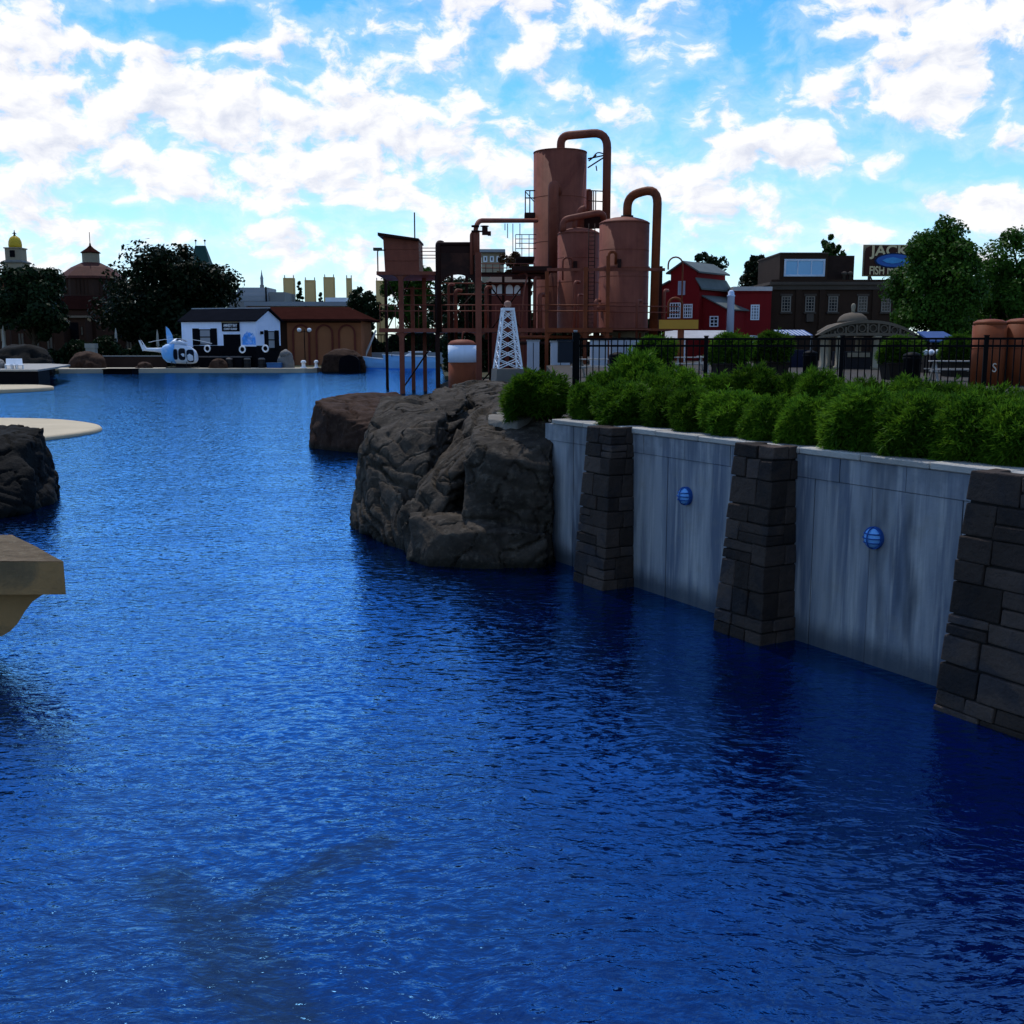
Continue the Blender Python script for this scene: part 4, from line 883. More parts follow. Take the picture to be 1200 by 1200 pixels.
tw = [(335, 347.5, 326, 'broad tan panel tower nearest the thin grey spire'), (359, 372, 328.5, 'broad tan panel tower beside the slim cypress, leaning edges'), (381.5, 394, 325, 'broad tan panel tower behind the white roof box'), (407.5, 414, 326, 'narrow tan panel tower above the small bushy tree'), (442, 452, 329, 'pale yellow panel tower beside the rusty cabin platform')]
for i, (x0, x1, yt, lab) in enumerate(tw):
    Y = 262; kt = Y / F; b = V((x0 + x1) / 2, HY, Y); w = (x1 - x0) * kt / 2; h = V(x0, yt, Y).z - .4
    e = empty('panel_tower', (b.x, b.y, .4), R(6), lab, 'tower', 'tan panel towers')
    if i == 1: MB().hexa([(-w * 1.08, -w, -.1), (w * 1.08, -w, -.1), (w, w, -.1), (-w, w, -.1), (-w * .88, -w, h), (w * .92, -w, h), (w * .92, w, h), (-w * .88, w, h)]).build('body', TAN, e)
    else: MB().box(-w, w, -w, w, -.1, h).build('body', TAN, e)
    MB().box(-w * .8, w * .8, -w * 1.06, -w * 1.003, h * .62, h * .97).build('front_panel', mat('tan_front', (.56, .38, .17), .7, .05, .2), e)
    for sx in (-.8, .8): MB().tube([(sx * w, 0, h - .1), (sx * w, 0, h + .7)], .12, 6).build('roof_spike', GREYW, e)

# ------------------------------------------------------------------ left: round brown building, domed tower, green roof
Y = 190; k = Y / F; b = V(112.5, HY, Y + 6); e = empty('round_hall', (b.x, b.y, .4), 0, 'brown many-sided hall with tiled roof and small cupola', 'building')
k = (Y + 6) / F; zz = lambda py: V(112, py, Y + 6).z - .4; n = 8; c8 = math.cos(math.pi / 8)
HALLW = mat('hall_wall', (.05, .024, .016), .8, .2, .4); FASC = mat('hall_fascia', (.042, .022, .016), .8, .2, .5)
MB().lathe([(42 * k, -.1), (42 * k, zz(365)), (41 * k, zz(364))], n=8, smooth=False, ph=math.pi / 8).build('lower_wall', HALLW, e)
MB().lathe([(46 * k, zz(363.8)), (40 * k, zz(350)), (36 * k, zz(348))], n=8, smooth=False, ph=math.pi / 8).build('lower_roof', ROOFB, e)
MB().lathe([(33.5 * k, zz(349)), (33.5 * k, zz(328))], n=8, smooth=False, ph=math.pi / 8).build('upper_wall', FASC, e)
MB().lathe([(37 * k, zz(327.8)), (36 * k, zz(325)), (22 * k, zz(314)), (10.5 * k, zz(308))], n=8, smooth=False, ph=math.pi / 8).build('roof', mat('red_roof_tiles', (.07, .024, .018), .75, .2, 1.0, .3, 4), e)
cp = MB().lathe([(9.4 * k, zz(308)), (9.4 * k, zz(297))], n=8, smooth=False, ph=math.pi / 8).build('cupola', CREAM, e)
MB().lathe([(11 * k, zz(296.8)), (10.5 * k, zz(295.6)), (4 * k, zz(291)), (1.2 * k, zz(288)), (.8 * k, zz(285.5)), (.2 * k, zz(284))], n=8, smooth=False, ph=math.pi / 8).build('cupola_roof', ROOFB, cp)
MB().tube([(0, 0, zz(285)), (0, 0, zz(272))], .06, 5).build('finial', BLACK, cp)
for i in range(22):
    a = -math.pi * .95 + i / 21 * math.pi * .9; R0 = 33.6 * k * c8 + .1
    # battens lie on the camera-facing upper wall
    MB().box(-.09, .09, -.06, .06, zz(346), zz(329)).build('batten', DKBR, e, (R0 * math.cos(a) * 1.0, R0 * math.sin(a) * 1.0, 0))
yf = -42 * k * c8
MB().box(-23 * k, 12 * k, yf - 3.0, yf - .05, -.1, zz(374)).build('porch', HALLW, e)
pr_ = MB().box(-26 * k, 15 * k, yf - 3.6, yf + .4, zz(373.8), zz(371.5)).build('porch_roof', mat('cream_edge', (.18, .14, .10), .7), e)
dd = MB().box(-12 * k, 4 * k, yf - 3.12, yf - 3.003, 0, zz(379)).build('entrance', BLACK, e)
LIT = bpy.data.materials.new('lit_window'); LIT.use_nodes = True; LIT.node_tree.nodes['Principled BSDF'].inputs['Emission Color'].default_value = (1, .42, .12, 1); LIT.node_tree.nodes['Principled BSDF'].inputs['Emission Strength'].default_value = .55
MB().box(-22 * k, -18.5 * k, yf - 3.1, yf - 3.003, zz(391), zz(384.5)).build('lit_window', LIT, e)
for x0, x1 in ((-17, -14), (6, 9.5)): window(e, x0 * k, x1 * k, zz(394), zz(383), yf - 3.0, 1, 2, DKBR, GLASSD, .15, .1)

Y = 232; k = Y / F; b = V(26, HY, Y); e = empty('domed_tower', (b.x, b.y, .4), 0, 'cream tower with a golden yellow dome and statue on top', 'tower'); zz = lambda py: V(26, py, Y).z - .4
MB().box(-10.5 * k, 10.5 * k, -10.5 * k, 10.5 * k, -.1, zz(309)).build('lower_stage', CREAM, e)
MB().lathe([(16.5 * k, zz(309) + .01), (17.5 * k, zz(307.5)), (13 * k, zz(305.5))], n=4, smooth=False, ph=math.pi / 4).build('cornice', mat('grey_cornice', (.16, .16, .15), .7), e)
MB().box(-8.5 * k, 8.5 * k, -8.5 * k, 8.5 * k, zz(305.4), zz(292)).build('belfry', CREAM, e)
for x0 in (-2.8,): MB().box(-2.8 * k, 2.8 * k, -8.5 * k - .12, -8.5 * k - .003, zz(302), zz(294)).build('belfry_opening', BLACK, e)
MB().lathe([(13.5 * k, zz(291.9)), (13.5 * k, zz(290.6))], n=4, smooth=False, ph=math.pi / 4).build('upper_cornice', CREAM, e)
MB().lathe([(7.0 * k, zz(290.5)), (7.3 * k, zz(287)), (6.9 * k, zz(283)), (5.4 * k, zz(279)), (3 * k, zz(277)), (1.2 * k, zz(276.2))], n=20).build('dome', YEL, e)
st_ = MB(); st_.lathe([(1.6 * k, zz(276.3)), (1.0 * k, zz(275)), (1.2 * k, zz(273)), (.5 * k, zz(271.8)), (.6 * k, zz(270.5)), (.15 * k, zz(269.6))], n=8)
st_.tube([(-2.6 * k, 0, zz(273.8)), (0, 0, zz(273)), (2.6 * k, 0, zz(274.2))], [.25 * k, .6 * k, .25 * k], 6); st_.build('statue', mat('dark_bronze', (.03, .03, .02), .5), e)
Y = 200; k = Y / F; b = V(-10, HY, Y); e = empty('brown_house', (b.x, b.y, .4), 0, 'brown tile-roofed house below the golden domed tower', 'house'); zz = lambda py: V(0, py, Y).z - .4
MB().box(-30 * k, 22 * k, 0, 10, -.1, zz(338)).build('wall', HALLW, e)
MB().add([(-33 * k, -1, zz(338)), (26 * k, -1, zz(338)), (26 * k, 11, zz(338)), (-33 * k, 11, zz(338)), (-33 * k, 5, zz(321.5)), (23 * k, 5, zz(321.5))], [(0, 1, 5, 4), (1, 2, 5), (2, 3, 4, 5), (3, 0, 4), (3, 2, 1, 0)]).build('roof', ROOFB, e)
window(e, 12 * k, 17 * k, zz(400), zz(384), 0, 1, 1, CREAM, GLASSD, .2)
Y = 270; k = Y / F; b = V(241, HY, Y); e = empty('green_spire_house', (b.x, b.y, .4), 0, 'steep dark green roof with two finials behind the broad dark tree', 'house'); zz = lambda py: V(241, py, Y).z - .4
MB().box(-13 * k, 13 * k, -8 * k, 8 * k, -.1, zz(325)).build('wall', GREYW, e)
rfm = MB().add([(-15 * k, -10 * k, zz(325)), (15 * k, -10 * k, zz(325)), (15 * k, 10 * k, zz(325)), (-15 * k, 10 * k, zz(325)), (-6.5 * k, -2 * k, zz(288)), (4.5 * k, -2 * k, zz(288)), (4.5 * k, 2 * k, zz(288)), (-6.5 * k, 2 * k, zz(288))], [(0, 1, 5, 4), (1, 2, 6, 5), (2, 3, 7, 6), (3, 0, 4, 7), (4, 5, 6, 7), (3, 2, 1, 0)]).build('roof', mat('green_roof', (.018, .055, .05), .6, .1, .3), e)
for sx in (-6.2, 4.2): MB().tube([(sx * k, 0, zz(288.2)), (sx * k, 0, zz(283))], [.35 * k * .8, .12], 6).lathe([(.05, 0), (.35, .3), (.05, .6)], (sx * k, 0, zz(283.5)), 8).build('finial', BLACK, rfm)

# dark low shops, walls and rocks along the left shore
Y = 178; k = Y / F; b = V(70, HY, Y); e = empty('shop_row', (b.x, b.y, .4), 0, 'dark low brown shop row under the trees behind the quay', 'building'); zz = lambda py: V(100, py, Y).z - .4
MB().box(-75 * k, -12 * k, 6, 12, -.1, zz(384)).build('wall', DKBR, e)
MB().box(60 * k, 150 * k, 4, 12, -.1, zz(378)).build('wall', DKBR, e)
for i, x0 in enumerate((-68, -50, -34, 66, 84, 104, 126)):
    window(e, x0 * k, (x0 + 9) * k, .3, zz(389), 6 if x0 < 0 else 4, 2, 1, DKBR, GLASSD, .2, .12, name='shop_window')
for px, w, yt, lab in ((5, 5, 381, 'closed white parasol in front of the brown house windows'), (136.5, 4.5, 384, 'closed white parasol beside the hall entrance porch'), (185, 4, 386, 'closed pale parasol under the broad dark tree')):
    b = V(px, HY, 160); k = 160 / F; h = V(px, yt, 160).z - .4; e = empty('parasol', (b.x, b.y, .4), 0, lab, 'parasol', 'closed parasols')
    MB().tube([(0, 0, 0), (0, 0, h)], .05, 6).build('pole', BARK, e)
    MB().lathe([(.30, h * .35), (.34, h * .42), (.22, h * .6), (.16, h * .85), (.04, h)], n=9, smooth=False).build('canopy', mat('parasol_cloth', (.34, .32, .28), .8), e)
Y = 146; e0 = V(118, HY, Y); k = Y / F; e = empty('low_wall', (e0.x, e0.y, .4), 0, 'low brown boundary wall with pale coping behind the helicopter', 'wall'); zz = lambda py: V(100, py, Y).z - .4
MB().box(0, 74 * k, 0, .6, -.1, zz(418)).build('body', FASC, e); MB().box(-.1, 74 * k + .1, -.12, .72, zz(418) + .004, zz(416.6)).build('coping', GREYW, e)
b = V(107, HY, 150); tag(MB().box(-.65, .65, -.5, .5, 0, V(107, 408, 150).z - .4).box(-.72, .72, -.57, .57, V(107, 408, 150).z - .396, V(107, 402.5, 150).z - .4).build('planter_box', mat('pale_box', (.26, .25, .23), .7), None, (b.x, b.y, .4)), 'pale square box standing behind the brown shore rocks', 'box')
simple_rock(80, 124, 411.5, 431, 138, 6, ROCKB, 'tent-shaped brown rock on the shore beside the low brown wall', .35, z0=.1, sz=4)
simple_rock(-20, 62, 403, 433, 118, 10, ROCKD, 'long dark grey rock mound on the far shore behind the white loungers', .4, z0=.1, sz=5)
b = V(140, HY, 131.5); tag(MB().box(-1.75, 1.75, -1.2, 1.2, -.5, .50).box(-1.85, 1.85, -1.3, 1.3, .504, .62).build('floating_dock', BLACK, None, (b.x, b.y, 0)), 'black floating dock block moored at the quay edge', 'dock')
# shelter rock with its dark cave
Y = 137; r5 = HP((379, 416, Y), (392, 409.5, Y + 1), (403, 408, Y + 2), (416, 410.5, Y + 1), (426, 418, Y), (428, 428, Y), (377, 428, Y), (400, 409, Y + 6), (424, 420, Y + 6), (380, 420, Y + 6)) + down(HP((376, 434, Y), (429, 434, Y), (428, 434, Y + 7), (377, 434, Y + 7)), -.5)
sh_ = rock('shelter_rock', [r5], .2, ROCKB, .6, (0, .1, .9), 3, 3, sz=2.5); tag(sh_, 'rounded brown rock shelter with a dark cave mouth by the water', 'rock')
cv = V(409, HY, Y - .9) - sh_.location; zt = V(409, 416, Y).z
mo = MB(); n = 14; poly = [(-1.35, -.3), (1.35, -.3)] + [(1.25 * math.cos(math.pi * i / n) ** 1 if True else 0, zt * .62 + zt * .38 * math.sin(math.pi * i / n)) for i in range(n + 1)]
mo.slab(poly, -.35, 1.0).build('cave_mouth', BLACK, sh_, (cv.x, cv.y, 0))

# platform at the left with white loungers
Y = 88; k = Y / F; e0 = V(0, HY, Y); e = empty('timber_platform', (e0.x, e0.y, 0), 0, 'black-sided platform with pale deck standing behind the far beach slab', 'platform')
zt = V(20, 433.5, Y).z
MB().prism([(-14, 0), (42 * k, 0), (1.3, 6), (-14, 8)], -.3, zt - .12).build('base', BLACK, e)
MB().prism([(-14, -.15), (42.5 * k, -.15), (2.2, 3), (.2, 10), (-3.4, 22), (-8, 28), (-14, 28)], zt - .116, zt + .03).build('deck', mat('pale_deck', (.30, .29, .27), .8, .1, .5), e)
for i, px in enumerate((9, 15, 21)):
    b = V(px, HY, Y + 2.5); e = empty('lounge_chair', (b.x, b.y, zt + .03), R(20 + 4 * i), 'white reclining chair on the black-sided platform', 'chair', 'white chairs on the platform')
    MB().box(-.3, .3, -.6, .6, .30, .36).build('seat', WHITE, e)
    MB().hexa([(-.3, .6, .31), (.3, .6, .31), (.3, .66, .31), (-.3, .66, .31), (-.3, 1.0, .85), (.3, 1.0, .85), (.3, 1.05, .83), (-.3, 1.05, .83)]).build('backrest', WHITE, e)
    for sx in (-.26, .26):
        for sy in (-.5, .5): MB().box(sx - .03, sx + .03, sy - .03, sy + .03, 0, .297).build('leg', WHITE, e)
simple_rock(-14, 6, 419, 434, 92, 2, TARP, 'grey rounded stone beside the white chairs on the platform', .12, 'boulder', zt - .2, 2, .4)

# ------------------------------------------------------------------ rusty refinery: steel platform
YP = 78.0; kP = YP / F
o0 = V(447, HY, YP); plat = empty('steel_platform', (o0.x, o0.y, 0), 0, 'rusty steel platform on tall posts with decks and rails carrying the tanks', 'platform')
def PX(px, Y=YP): return gx(px, Y) - o0.x
def PZ(py, Y=YP): return V(600, py, Y).z
def post(px, ytop, zb, Y, w, m_=RUST, name='post'):
    x = PX(px, Y); MB().box(x - w / 2, x + w / 2, Y - YP - w / 2, Y - YP + w / 2, zb, PZ(ytop, Y)).build(name, m_, plat)
zd0, zd1 = PZ(389.5), PZ(385.5)
MB().box(PX(447), PX(786), .0, 17, zd0 + .12, zd1).build('deck', RUST, plat)
MB().box(PX(447), PX(640), -.25, -.003, zd0, zd1 + .05).build('deck_beam', RUST, plat)
MB().box(PX(640, 76), PX(716, 76), -2.25, -2.0, PZ(389.5, 76), PZ(384.5, 76)).build('deck_beam', RUST2, plat)
MB().box(PX(640, 76), PX(760, 76), -1.997, -.26, zd0 + .14, zd1 - .02).build('deck_extension', RUST, plat)
# posts standing in the water and on the island
for px, yt, Y, w, m_ in ((472.5, 323, YP, .34, RUST), (485.5, 336, 84, .28, RUST), (499, 326, 82, .28, RUST), (514, 322, YP, .32, RUSTD), (561.5, 296, YP - .5, .44, RUST), (612, 389, YP, .25, RUST), (640, 318, 76, .25, RUST2), (684.5, 313, 76, .28, RUST2), (710, 300, 76, .26, RUST2), (770, 312, 84, .30, RUSTD), (598, 389, 82, .2, RUSTD), (660, 390, 82, .25, RUSTD), (735, 392, 80, .3, RUSTD)):
    post(px, yt, -.9, Y, w, m_)
# corner brackets (knees) under decks
def knee(px, py, Y, r_, dx, m_=RUST):
    x = PX(px, Y); z = PZ(py, Y); pts = [(x, z), (x + dx * r_, z)] + [(x + dx * r_ * (1 - math.sin(a)), z - r_ * (1 - math.cos(a)) - .0) for a in [i / 6 * math.pi / 2 for i in range(1, 6)]] + [(x, z - r_)]
    MB().slab(pts, Y - YP - .08, Y - YP + .08).build('knee_bracket', m_, plat)
for px, py, Y, dx, m_ in ((475, 322.5, YP, 1, RUST), (470, 322.5, YP, -1, RUST), (475, 390, YP, 1, RUST), (470, 390, YP, -1, RUST), (516, 390, YP, 1, RUST), (559, 390, YP - .3, -1, RUST), (564, 390, YP - .3, 1, RUST), (687, 390, 76, 1, RUST2), (682, 390, 76, -1, RUST2), (642, 390, 76, 1, RUST2), (707.5, 390, 76, -1, RUST2)): knee(px, py, Y, .5, dx, m_)
# upper deck with cabin
MB().box(PX(445), PX(516), -.2, 7, PZ(322.3), PZ(318.2)).build('upper_deck', RUST, plat)
MB().box(PX(640, 76.2), PX(775, 76.2), -1.95, -1.75, PZ(317.5, 76), PZ(314, 76)).build('cross_beam', RUST, plat)
MB().box(PX(600, 80), PX(645, 80), 1, 12, PZ(318, 80), PZ(313, 80)).build('walkway', RUSTD, plat)
MB().box(PX(604, 82), PX(626, 82), 4, 10, PZ(305.5, 84), PZ(303, 84)).build('walkway', RUSTD, plat)
def rail(pts, name='handrail', r_=.03, m_=RUST): MB().tube(pts, r_, 6).build(name, m_, plat)
for py in (357.5, 364.5):
    rail([(PX(448), -.1, PZ(py)), (PX(640), -.1, PZ(py))], r_=.04); rail([(PX(640, 76), -2.1, PZ(py, 76)), (PX(712, 76), -2.1, PZ(py, 76))], r_=.04, m_=RUST2); rail([(PX(712, 79), .9, PZ(py + 1, 79)), (PX(792, 79), .9, PZ(py + 2, 79))], r_=.04)
for i in range(22):
    px = 448 + i * 8.9; rail([(PX(px), -.1, zd1), (PX(px), -.1, PZ(357.5))], 'baluster', .025)
for py in (288.5, 292.5, 297, 300.5): rail([(PX(494), 1.5, PZ(py)), (PX(514), 1.5, PZ(py))])
rail(pipe([(PX(446), .2, PZ(320)), (PX(446), .2, PZ(292.5)), (PX(455), .2, PZ(293))], .2), r_=.05, m_=RUSTD)
for py in (278, 283, 288, 294): rail([(PX(604, 84), 4, PZ(py, 84)), (PX(627, 84), 4, PZ(py, 84))], r_=.028, m_=RUSTD)
for px in (604, 611, 619): rail([(PX(px, 84), 4, PZ(303, 84)), (PX(px, 84), 4, PZ(278, 84))], 'baluster', .028, RUSTD)
# platform light and hanging rods under the long pipe
for px, y1 in ((592, 270), (595, 279), (601, 300), (609, 290)): rail([(PX(px, 80), 2, PZ(262, 80)), (PX(px, 80), 2, PZ(y1, 80))], 'hanging_rod', .03, RUSTD)
rail(pipe([(PX(607, 80), 2, PZ(322, 80)), (PX(618, 80), 1.5, PZ(320, 80)), (PX(613, 80), .5, PZ(345, 80)), (PX(611, 80), .3, PZ(388, 80))], .6), 'hose', .06, RUST)

cab = empty('crane_cabin', (gx(473, YP), YP, PZ(318.2) + .003), 0, 'rusty boxy cabin with a slanted roof and aerial on the upper deck', 'cabin')
wv_ = 20.5 * kP; hc = PZ(279) - PZ(318.2)
MB().hexa([(-wv_ * .92, .2, 0), (wv_, .2, 0), (wv_, 3.6, 0), (-wv_ * .92, 3.6, 0), (-wv_, .2, hc + .12), (wv_ * .98, .2, hc - .2), (wv_ * .98, 3.6, hc - .2), (-wv_, 3.6, hc + .12)]).build('body', RUST, cab)
for zc in (.35, .7): MB().box(-wv_ * .93, wv_ * .97, .15, .198, hc * zc - .05, hc * zc + .05).build('seam_strip', RUST, cab)
MB().hexa([(-wv_ * 1.25, -.3, hc + .15), (wv_ * 1.02, -.3, hc - .19), (wv_ * 1.02, 4, hc - .19), (-wv_ * 1.25, 4, hc + .15), (-wv_ * 1.25, -.3, hc + .36), (wv_ * 1.02, -.3, hc - .05), (wv_ * 1.02, 4, hc - .05), (-wv_ * 1.25, 4, hc + .36)]).build('roof', RUSTD, cab)
MB().tube([(gx(487, YP) - gx(473, YP), 1.5, hc - .3), (gx(487, YP) - gx(473, YP), 1.5, PZ(246) - PZ(318.2))], .05, 6).build('aerial', BLACK, cab)
fl = empty('flood_lamp', (gx(447, YP), YP + .2, PZ(292.5)), 0, 'small dark flood lamp on the rail beside the rusty cabin', 'lamp')
MB().box(-.35, .25, -.2, .2, -.06, .14).build('housing', RUSTD, fl); MB().box(-.35, .25, -.23, -.203, -.02, .10).build('glass', GLASSD, fl)

bo = empty('burner_box', (gx(514, YP), YP - .3, PZ(389.5)), 0, 'dark charred rusty panel box with an arched opening between two posts', 'furnace')
zz = lambda py: PZ(py) - PZ(389.5); xx = lambda px: (px - 514) * kP
n = 12; x0, x1 = xx(517), xx(557.5); xc, rr_ = (x0 + x1) / 2, (x1 - x0) / 2; za = zz(337)
mb = MB(); top = zz(297)
arc_ = [(xc + rr_ * math.cos(math.pi * i / n), za + rr_ * .75 * math.sin(math.pi * i / n)) for i in range(n + 1)]
for i in range(n):
    (a1, b1), (a2, b2) = arc_[i], arc_[i + 1]; mb.slab([(a1, b1), (a1, top), (a2, top), (a2, b2)][::-1], -.1, .9)
mb.build('arched_panel', mat('charred_rust', (.022, .011, .009), .8, .25, .7, .1, 5, alt=(.05, .02, .014)), bo)
MB().box(xx(517), xx(556), -.05, 1.2, zz(296.8), zz(287)).build('hood', RUSTD, bo)
MB().tube([(xx(517), -.05, zz(286.3)), (xx(552), -.05, zz(286.3))], .13, 10).build('hood_pipe', RUSTD, bo)
MB().tube(pipe([(xx(516), -.02, 0), (xx(516), -.02, zz(285)), (xx(520), .5, zz(285))], .35), .2, 10).build('flue', RUSTD, bo)

# feed pipe to the tall tank
fp = empty('feed_pipe', (gx(561, YP), YP, PZ(320)), 0, 'rusty feed pipe rising beside the burner box and running to the tall tank', 'pipe')
L_ = lambda px, py, dy=0., Y=YP: (gx(px, Y) - gx(561, YP), dy + Y - YP, PZ(py, Y) - PZ(320))
MB().tube(pipe([L_(558.5, 300, -.5), L_(558.5, 259.5, -.5), L_(628, 258.5, 0, 88)], 1.1), .17, 12).build('run', RUST, fp)
MB().tube(pipe([L_(554, 322, -.45), L_(554, 275, -.45), L_(558, 272, -.45)], .3), .12, 10).build('riser', RUST, fp)
MB().tube([L_(561, 300, -.5), L_(561, 271, -.5)], .15, 10).build('riser', RUST, fp)
MB().lathe([(.28, -.06), (.28, .06)], L_(558.5, 272, -.5), 12).build('flange', RUSTD, fp); MB().lathe([(.28, -.06), (.28, .06)], L_(558.5, 266, -.5), 12).build('flange', RUSTD, fp)
vb = MB(); vx = L_(569, 272, -.5); vb.box(vx[0] - .18, vx[0] + .22, vx[1] - .15, vx[1] + .15, vx[2] - .25, vx[2] + .3).box(vx[0] + .221, vx[0] + .45, vx[1] - .12, vx[1] + .12, vx[2] - .3, vx[2]).box(vx[0] - .5, vx[0] - .181, vx[1] - .05, vx[1] + .05, vx[2] - .05, vx[2] + .05).lathe([(.3, .33), (.3, .38)], vx, 10); vb.build('valve', RUSTD, fp)

# tanks
def tank(px0, px1, ycyl, ydome, Y, zb, label, name='storage_tank', m_=RUST, seams=3):
    r_ = (px1 - px0) / 2 * Y / F; b = V((px0 + px1) / 2, HY, Y); e = empty(name, (b.x, b.y, zb), 0, label, 'tank', 'rusty storage tanks')
    zc, zd = V(600, ycyl, Y).z - zb, V(600, ydome, Y).z - zb
    pr_ = [(r_ * 1.01, 0), (r_ * 1.01, .12), (r_, .14), (r_, zc)]
    MB().lathe(pr_, n=40).build('shell', m_, e)
    MB().lathe([(r_ * 1.012, zc + .003), (r_ * 1.012, zc + .08), (r_ * .93, zc + (zd - zc) * .35), (r_ * .75, zc + (zd - zc) * .62), (r_ * .5, zc + (zd - zc) * .85), (r_ * .2, zd), (.02, zd)], n=40).build('dome', m_, e)
    for s2 in range(1, seams + 1):
        z_ = zc * s2 / (seams + 1); MB().lathe([(r_ * 1.002, z_ - .03), (r_ * 1.006, z_ - .02), (r_ * 1.006, z_ + .02), (r_ * 1.002, z_ + .03)], n=40).build('weld_seam', m_, e)
    return e, r_
zD = zd1 + .002
e, r1 = tank(625, 685, 180, 176.5, 92, zD, 'tallest rusty tank with the high looping pipe on its top')
Lt = lambda px, py, dy=0., Y=92, e_=None: (gx(px, Y) - e.location.x, dy + Y - e.location.y, PZ(py, Y) - zD)
MB().tube(pipe([Lt(655, 180), Lt(655, 159.5), Lt(706, 157.5, -1.0), Lt(706, 262, -1.0)], 1.25), .34, 14).build('top_pipe', RUST, e)
MB().lathe([(.5, -.08), (.5, .08)], Lt(655, 177), 14).build('flange', RUSTD, e)
MB().tube(pipe([Lt(650, 230, -r1 * .9), Lt(645.5, 220.5, -r1 - .6), Lt(645.5, 322, -r1 - .6)], .6), .43, 14).build('side_pipe', RUST, e)
MB().lathe([(.36, Lt(0, 330)[2]), (.36, Lt(0, 222)[2]), (.2, Lt(0, 219.5)[2])], (Lt(687.5, 0)[0], r1 * .5, 0), 14).build('rear_flue', RUST, e)
ld = MB()
for a, b_ in (((685, 187.5), (703, 184.5)), ((685, 198), (703, 186.5)), ((686, 190), (694, 184))): ld.tube([Lt(*a, -.6), Lt(*b_, -1.0)], .06, 6)
ld.tube(pipe([Lt(690, 187, -.7), Lt(695, 180, -.8), Lt(703, 183, -1)], .4), .05, 6); ld.tube([Lt(694, 196, -.8), Lt(695, 202, -.8)], .05, 6); ld.build('pipe_stay', RUSTD, e)
cg = MB()
for py in (225, 233.5, 251): cg.tube([Lt(615, py, -.8), Lt(626, py, -.8)], .05, 6)
for px in (615, 620): cg.tube([Lt(px, 252, -.8), Lt(px, 225, -.8)], .05, 6)
cg.tube([Lt(615, 226, -.8), Lt(625, 238, -.8)], .04, 6); cg.box(Lt(614, 0)[0], Lt(626, 0)[0], -1.5, .5, Lt(0, 256.5)[2], Lt(0, 252)[2]); cg.build('side_gantry', RUSTD, e)
cg = MB()
for py in (224, 236, 247): cg.tube([Lt(686, py, -.4), Lt(704, py + 1, -.4)], .045, 6)
for px in (692, 694.5): cg.tube([Lt(px, 250, -.4), Lt(px, 224, -.4)], .045, 6)
cg.build('rear_gantry', RUSTD, e)

e, r2_ = tank(653, 701, 275, 267, 86, zD, 'squat rusty tank in front of the tallest tank with a slanting pipe')
Lt = lambda px, py, dy=0., Y=86: (gx(px, Y) - e.location.x, dy + Y - e.location.y, PZ(py, Y) - zD)
MB().tube(pipe([Lt(657.5, 273, -r2_ * .5), Lt(657.5, 259, -r2_ * .5), Lt(703, 249, -.5), Lt(706, 262, .8)], .7), .25, 12).build('top_pipe', RUST, e)
MB().tube([Lt(670, 270, -.5), Lt(670, 257, -.6)], .16, 10).build('vent', RUST, e)
MB().tube(pipe([Lt(678, 268, .3), Lt(678, 246, .3), Lt(684, 244, .3)], .4), .30, 12).build('vent', RUST, e)
MB().box(Lt(682, 0)[0], Lt(704, 0)[0], .5, 1.8, Lt(0, 265)[2], Lt(0, 252)[2]).build('manifold', RUSTD, e)
MB().tube(pipe([Lt(657, 330, -r2_ - .12), Lt(657, 304, -r2_ - .12), Lt(668, 304, -r2_ - .12), Lt(668, 318, -r2_ + .1)], .38), .07, 8).build('hoop_pipe', RUST, e)
MB().box(Lt(669, 0)[0], Lt(673, 0)[0], -r2_ - .25, -r2_ + .35, Lt(0, 319)[2], Lt(0, 308)[2]).build('hatch_box', RUSTD, e)

e, r3_ = tank(701, 758, 263, 254.5, 81, zD - .0, 'broad rusty tank with a looping pipe down its side, nearest the red barn')
Lt = lambda px, py, dy=0., Y=81: (gx(px, Y) - e.location.x, dy + Y - e.location.y, PZ(py, Y) - zD)
MB().tube(pipe([Lt(731, 258), Lt(731, 230, .0), Lt(763, 222, -r3_ * .6), Lt(761, 398, -r3_ * .6)], 1.2), .32, 14).build('top_pipe', RUST2, e)
MB().lathe([(.46, -.08), (.46, .08)], Lt(731, 254), 14).build('flange', RUSTD, e)
MB().tube(pipe([Lt(708, 385, -r3_ - .15), Lt(708, 298, -r3_ - .15), Lt(716, 298, -r3_ - .15), Lt(716, 312, -r3_ + .1)], .36), .10, 8).build('hoop_pipe', RUST2, e)
MB().box(Lt(718, 0)[0], Lt(722, 0)[0], -r3_ - .15, -r3_ + .35, Lt(0, 316)[2], Lt(0, 306)[2]).build('hatch_box', RUSTD, e)
MB().lathe([(.42, -.25), (.42, .25)], (Lt(702.5, 0)[0], -r3_ * .75, Lt(0, 362)[2]), 14).build('manhole', RUST, e)
MB().lathe([(r3_ * 1.05, Lt(0, 316.5)[2]), (r3_ * 1.05, Lt(0, 313)[2])], n=40).build('band', RUST, e)
MB().lathe([(r3_ * .9, -.6), (r3_ * .9, -.01)], n=24).build('skirt', CREAM, e)

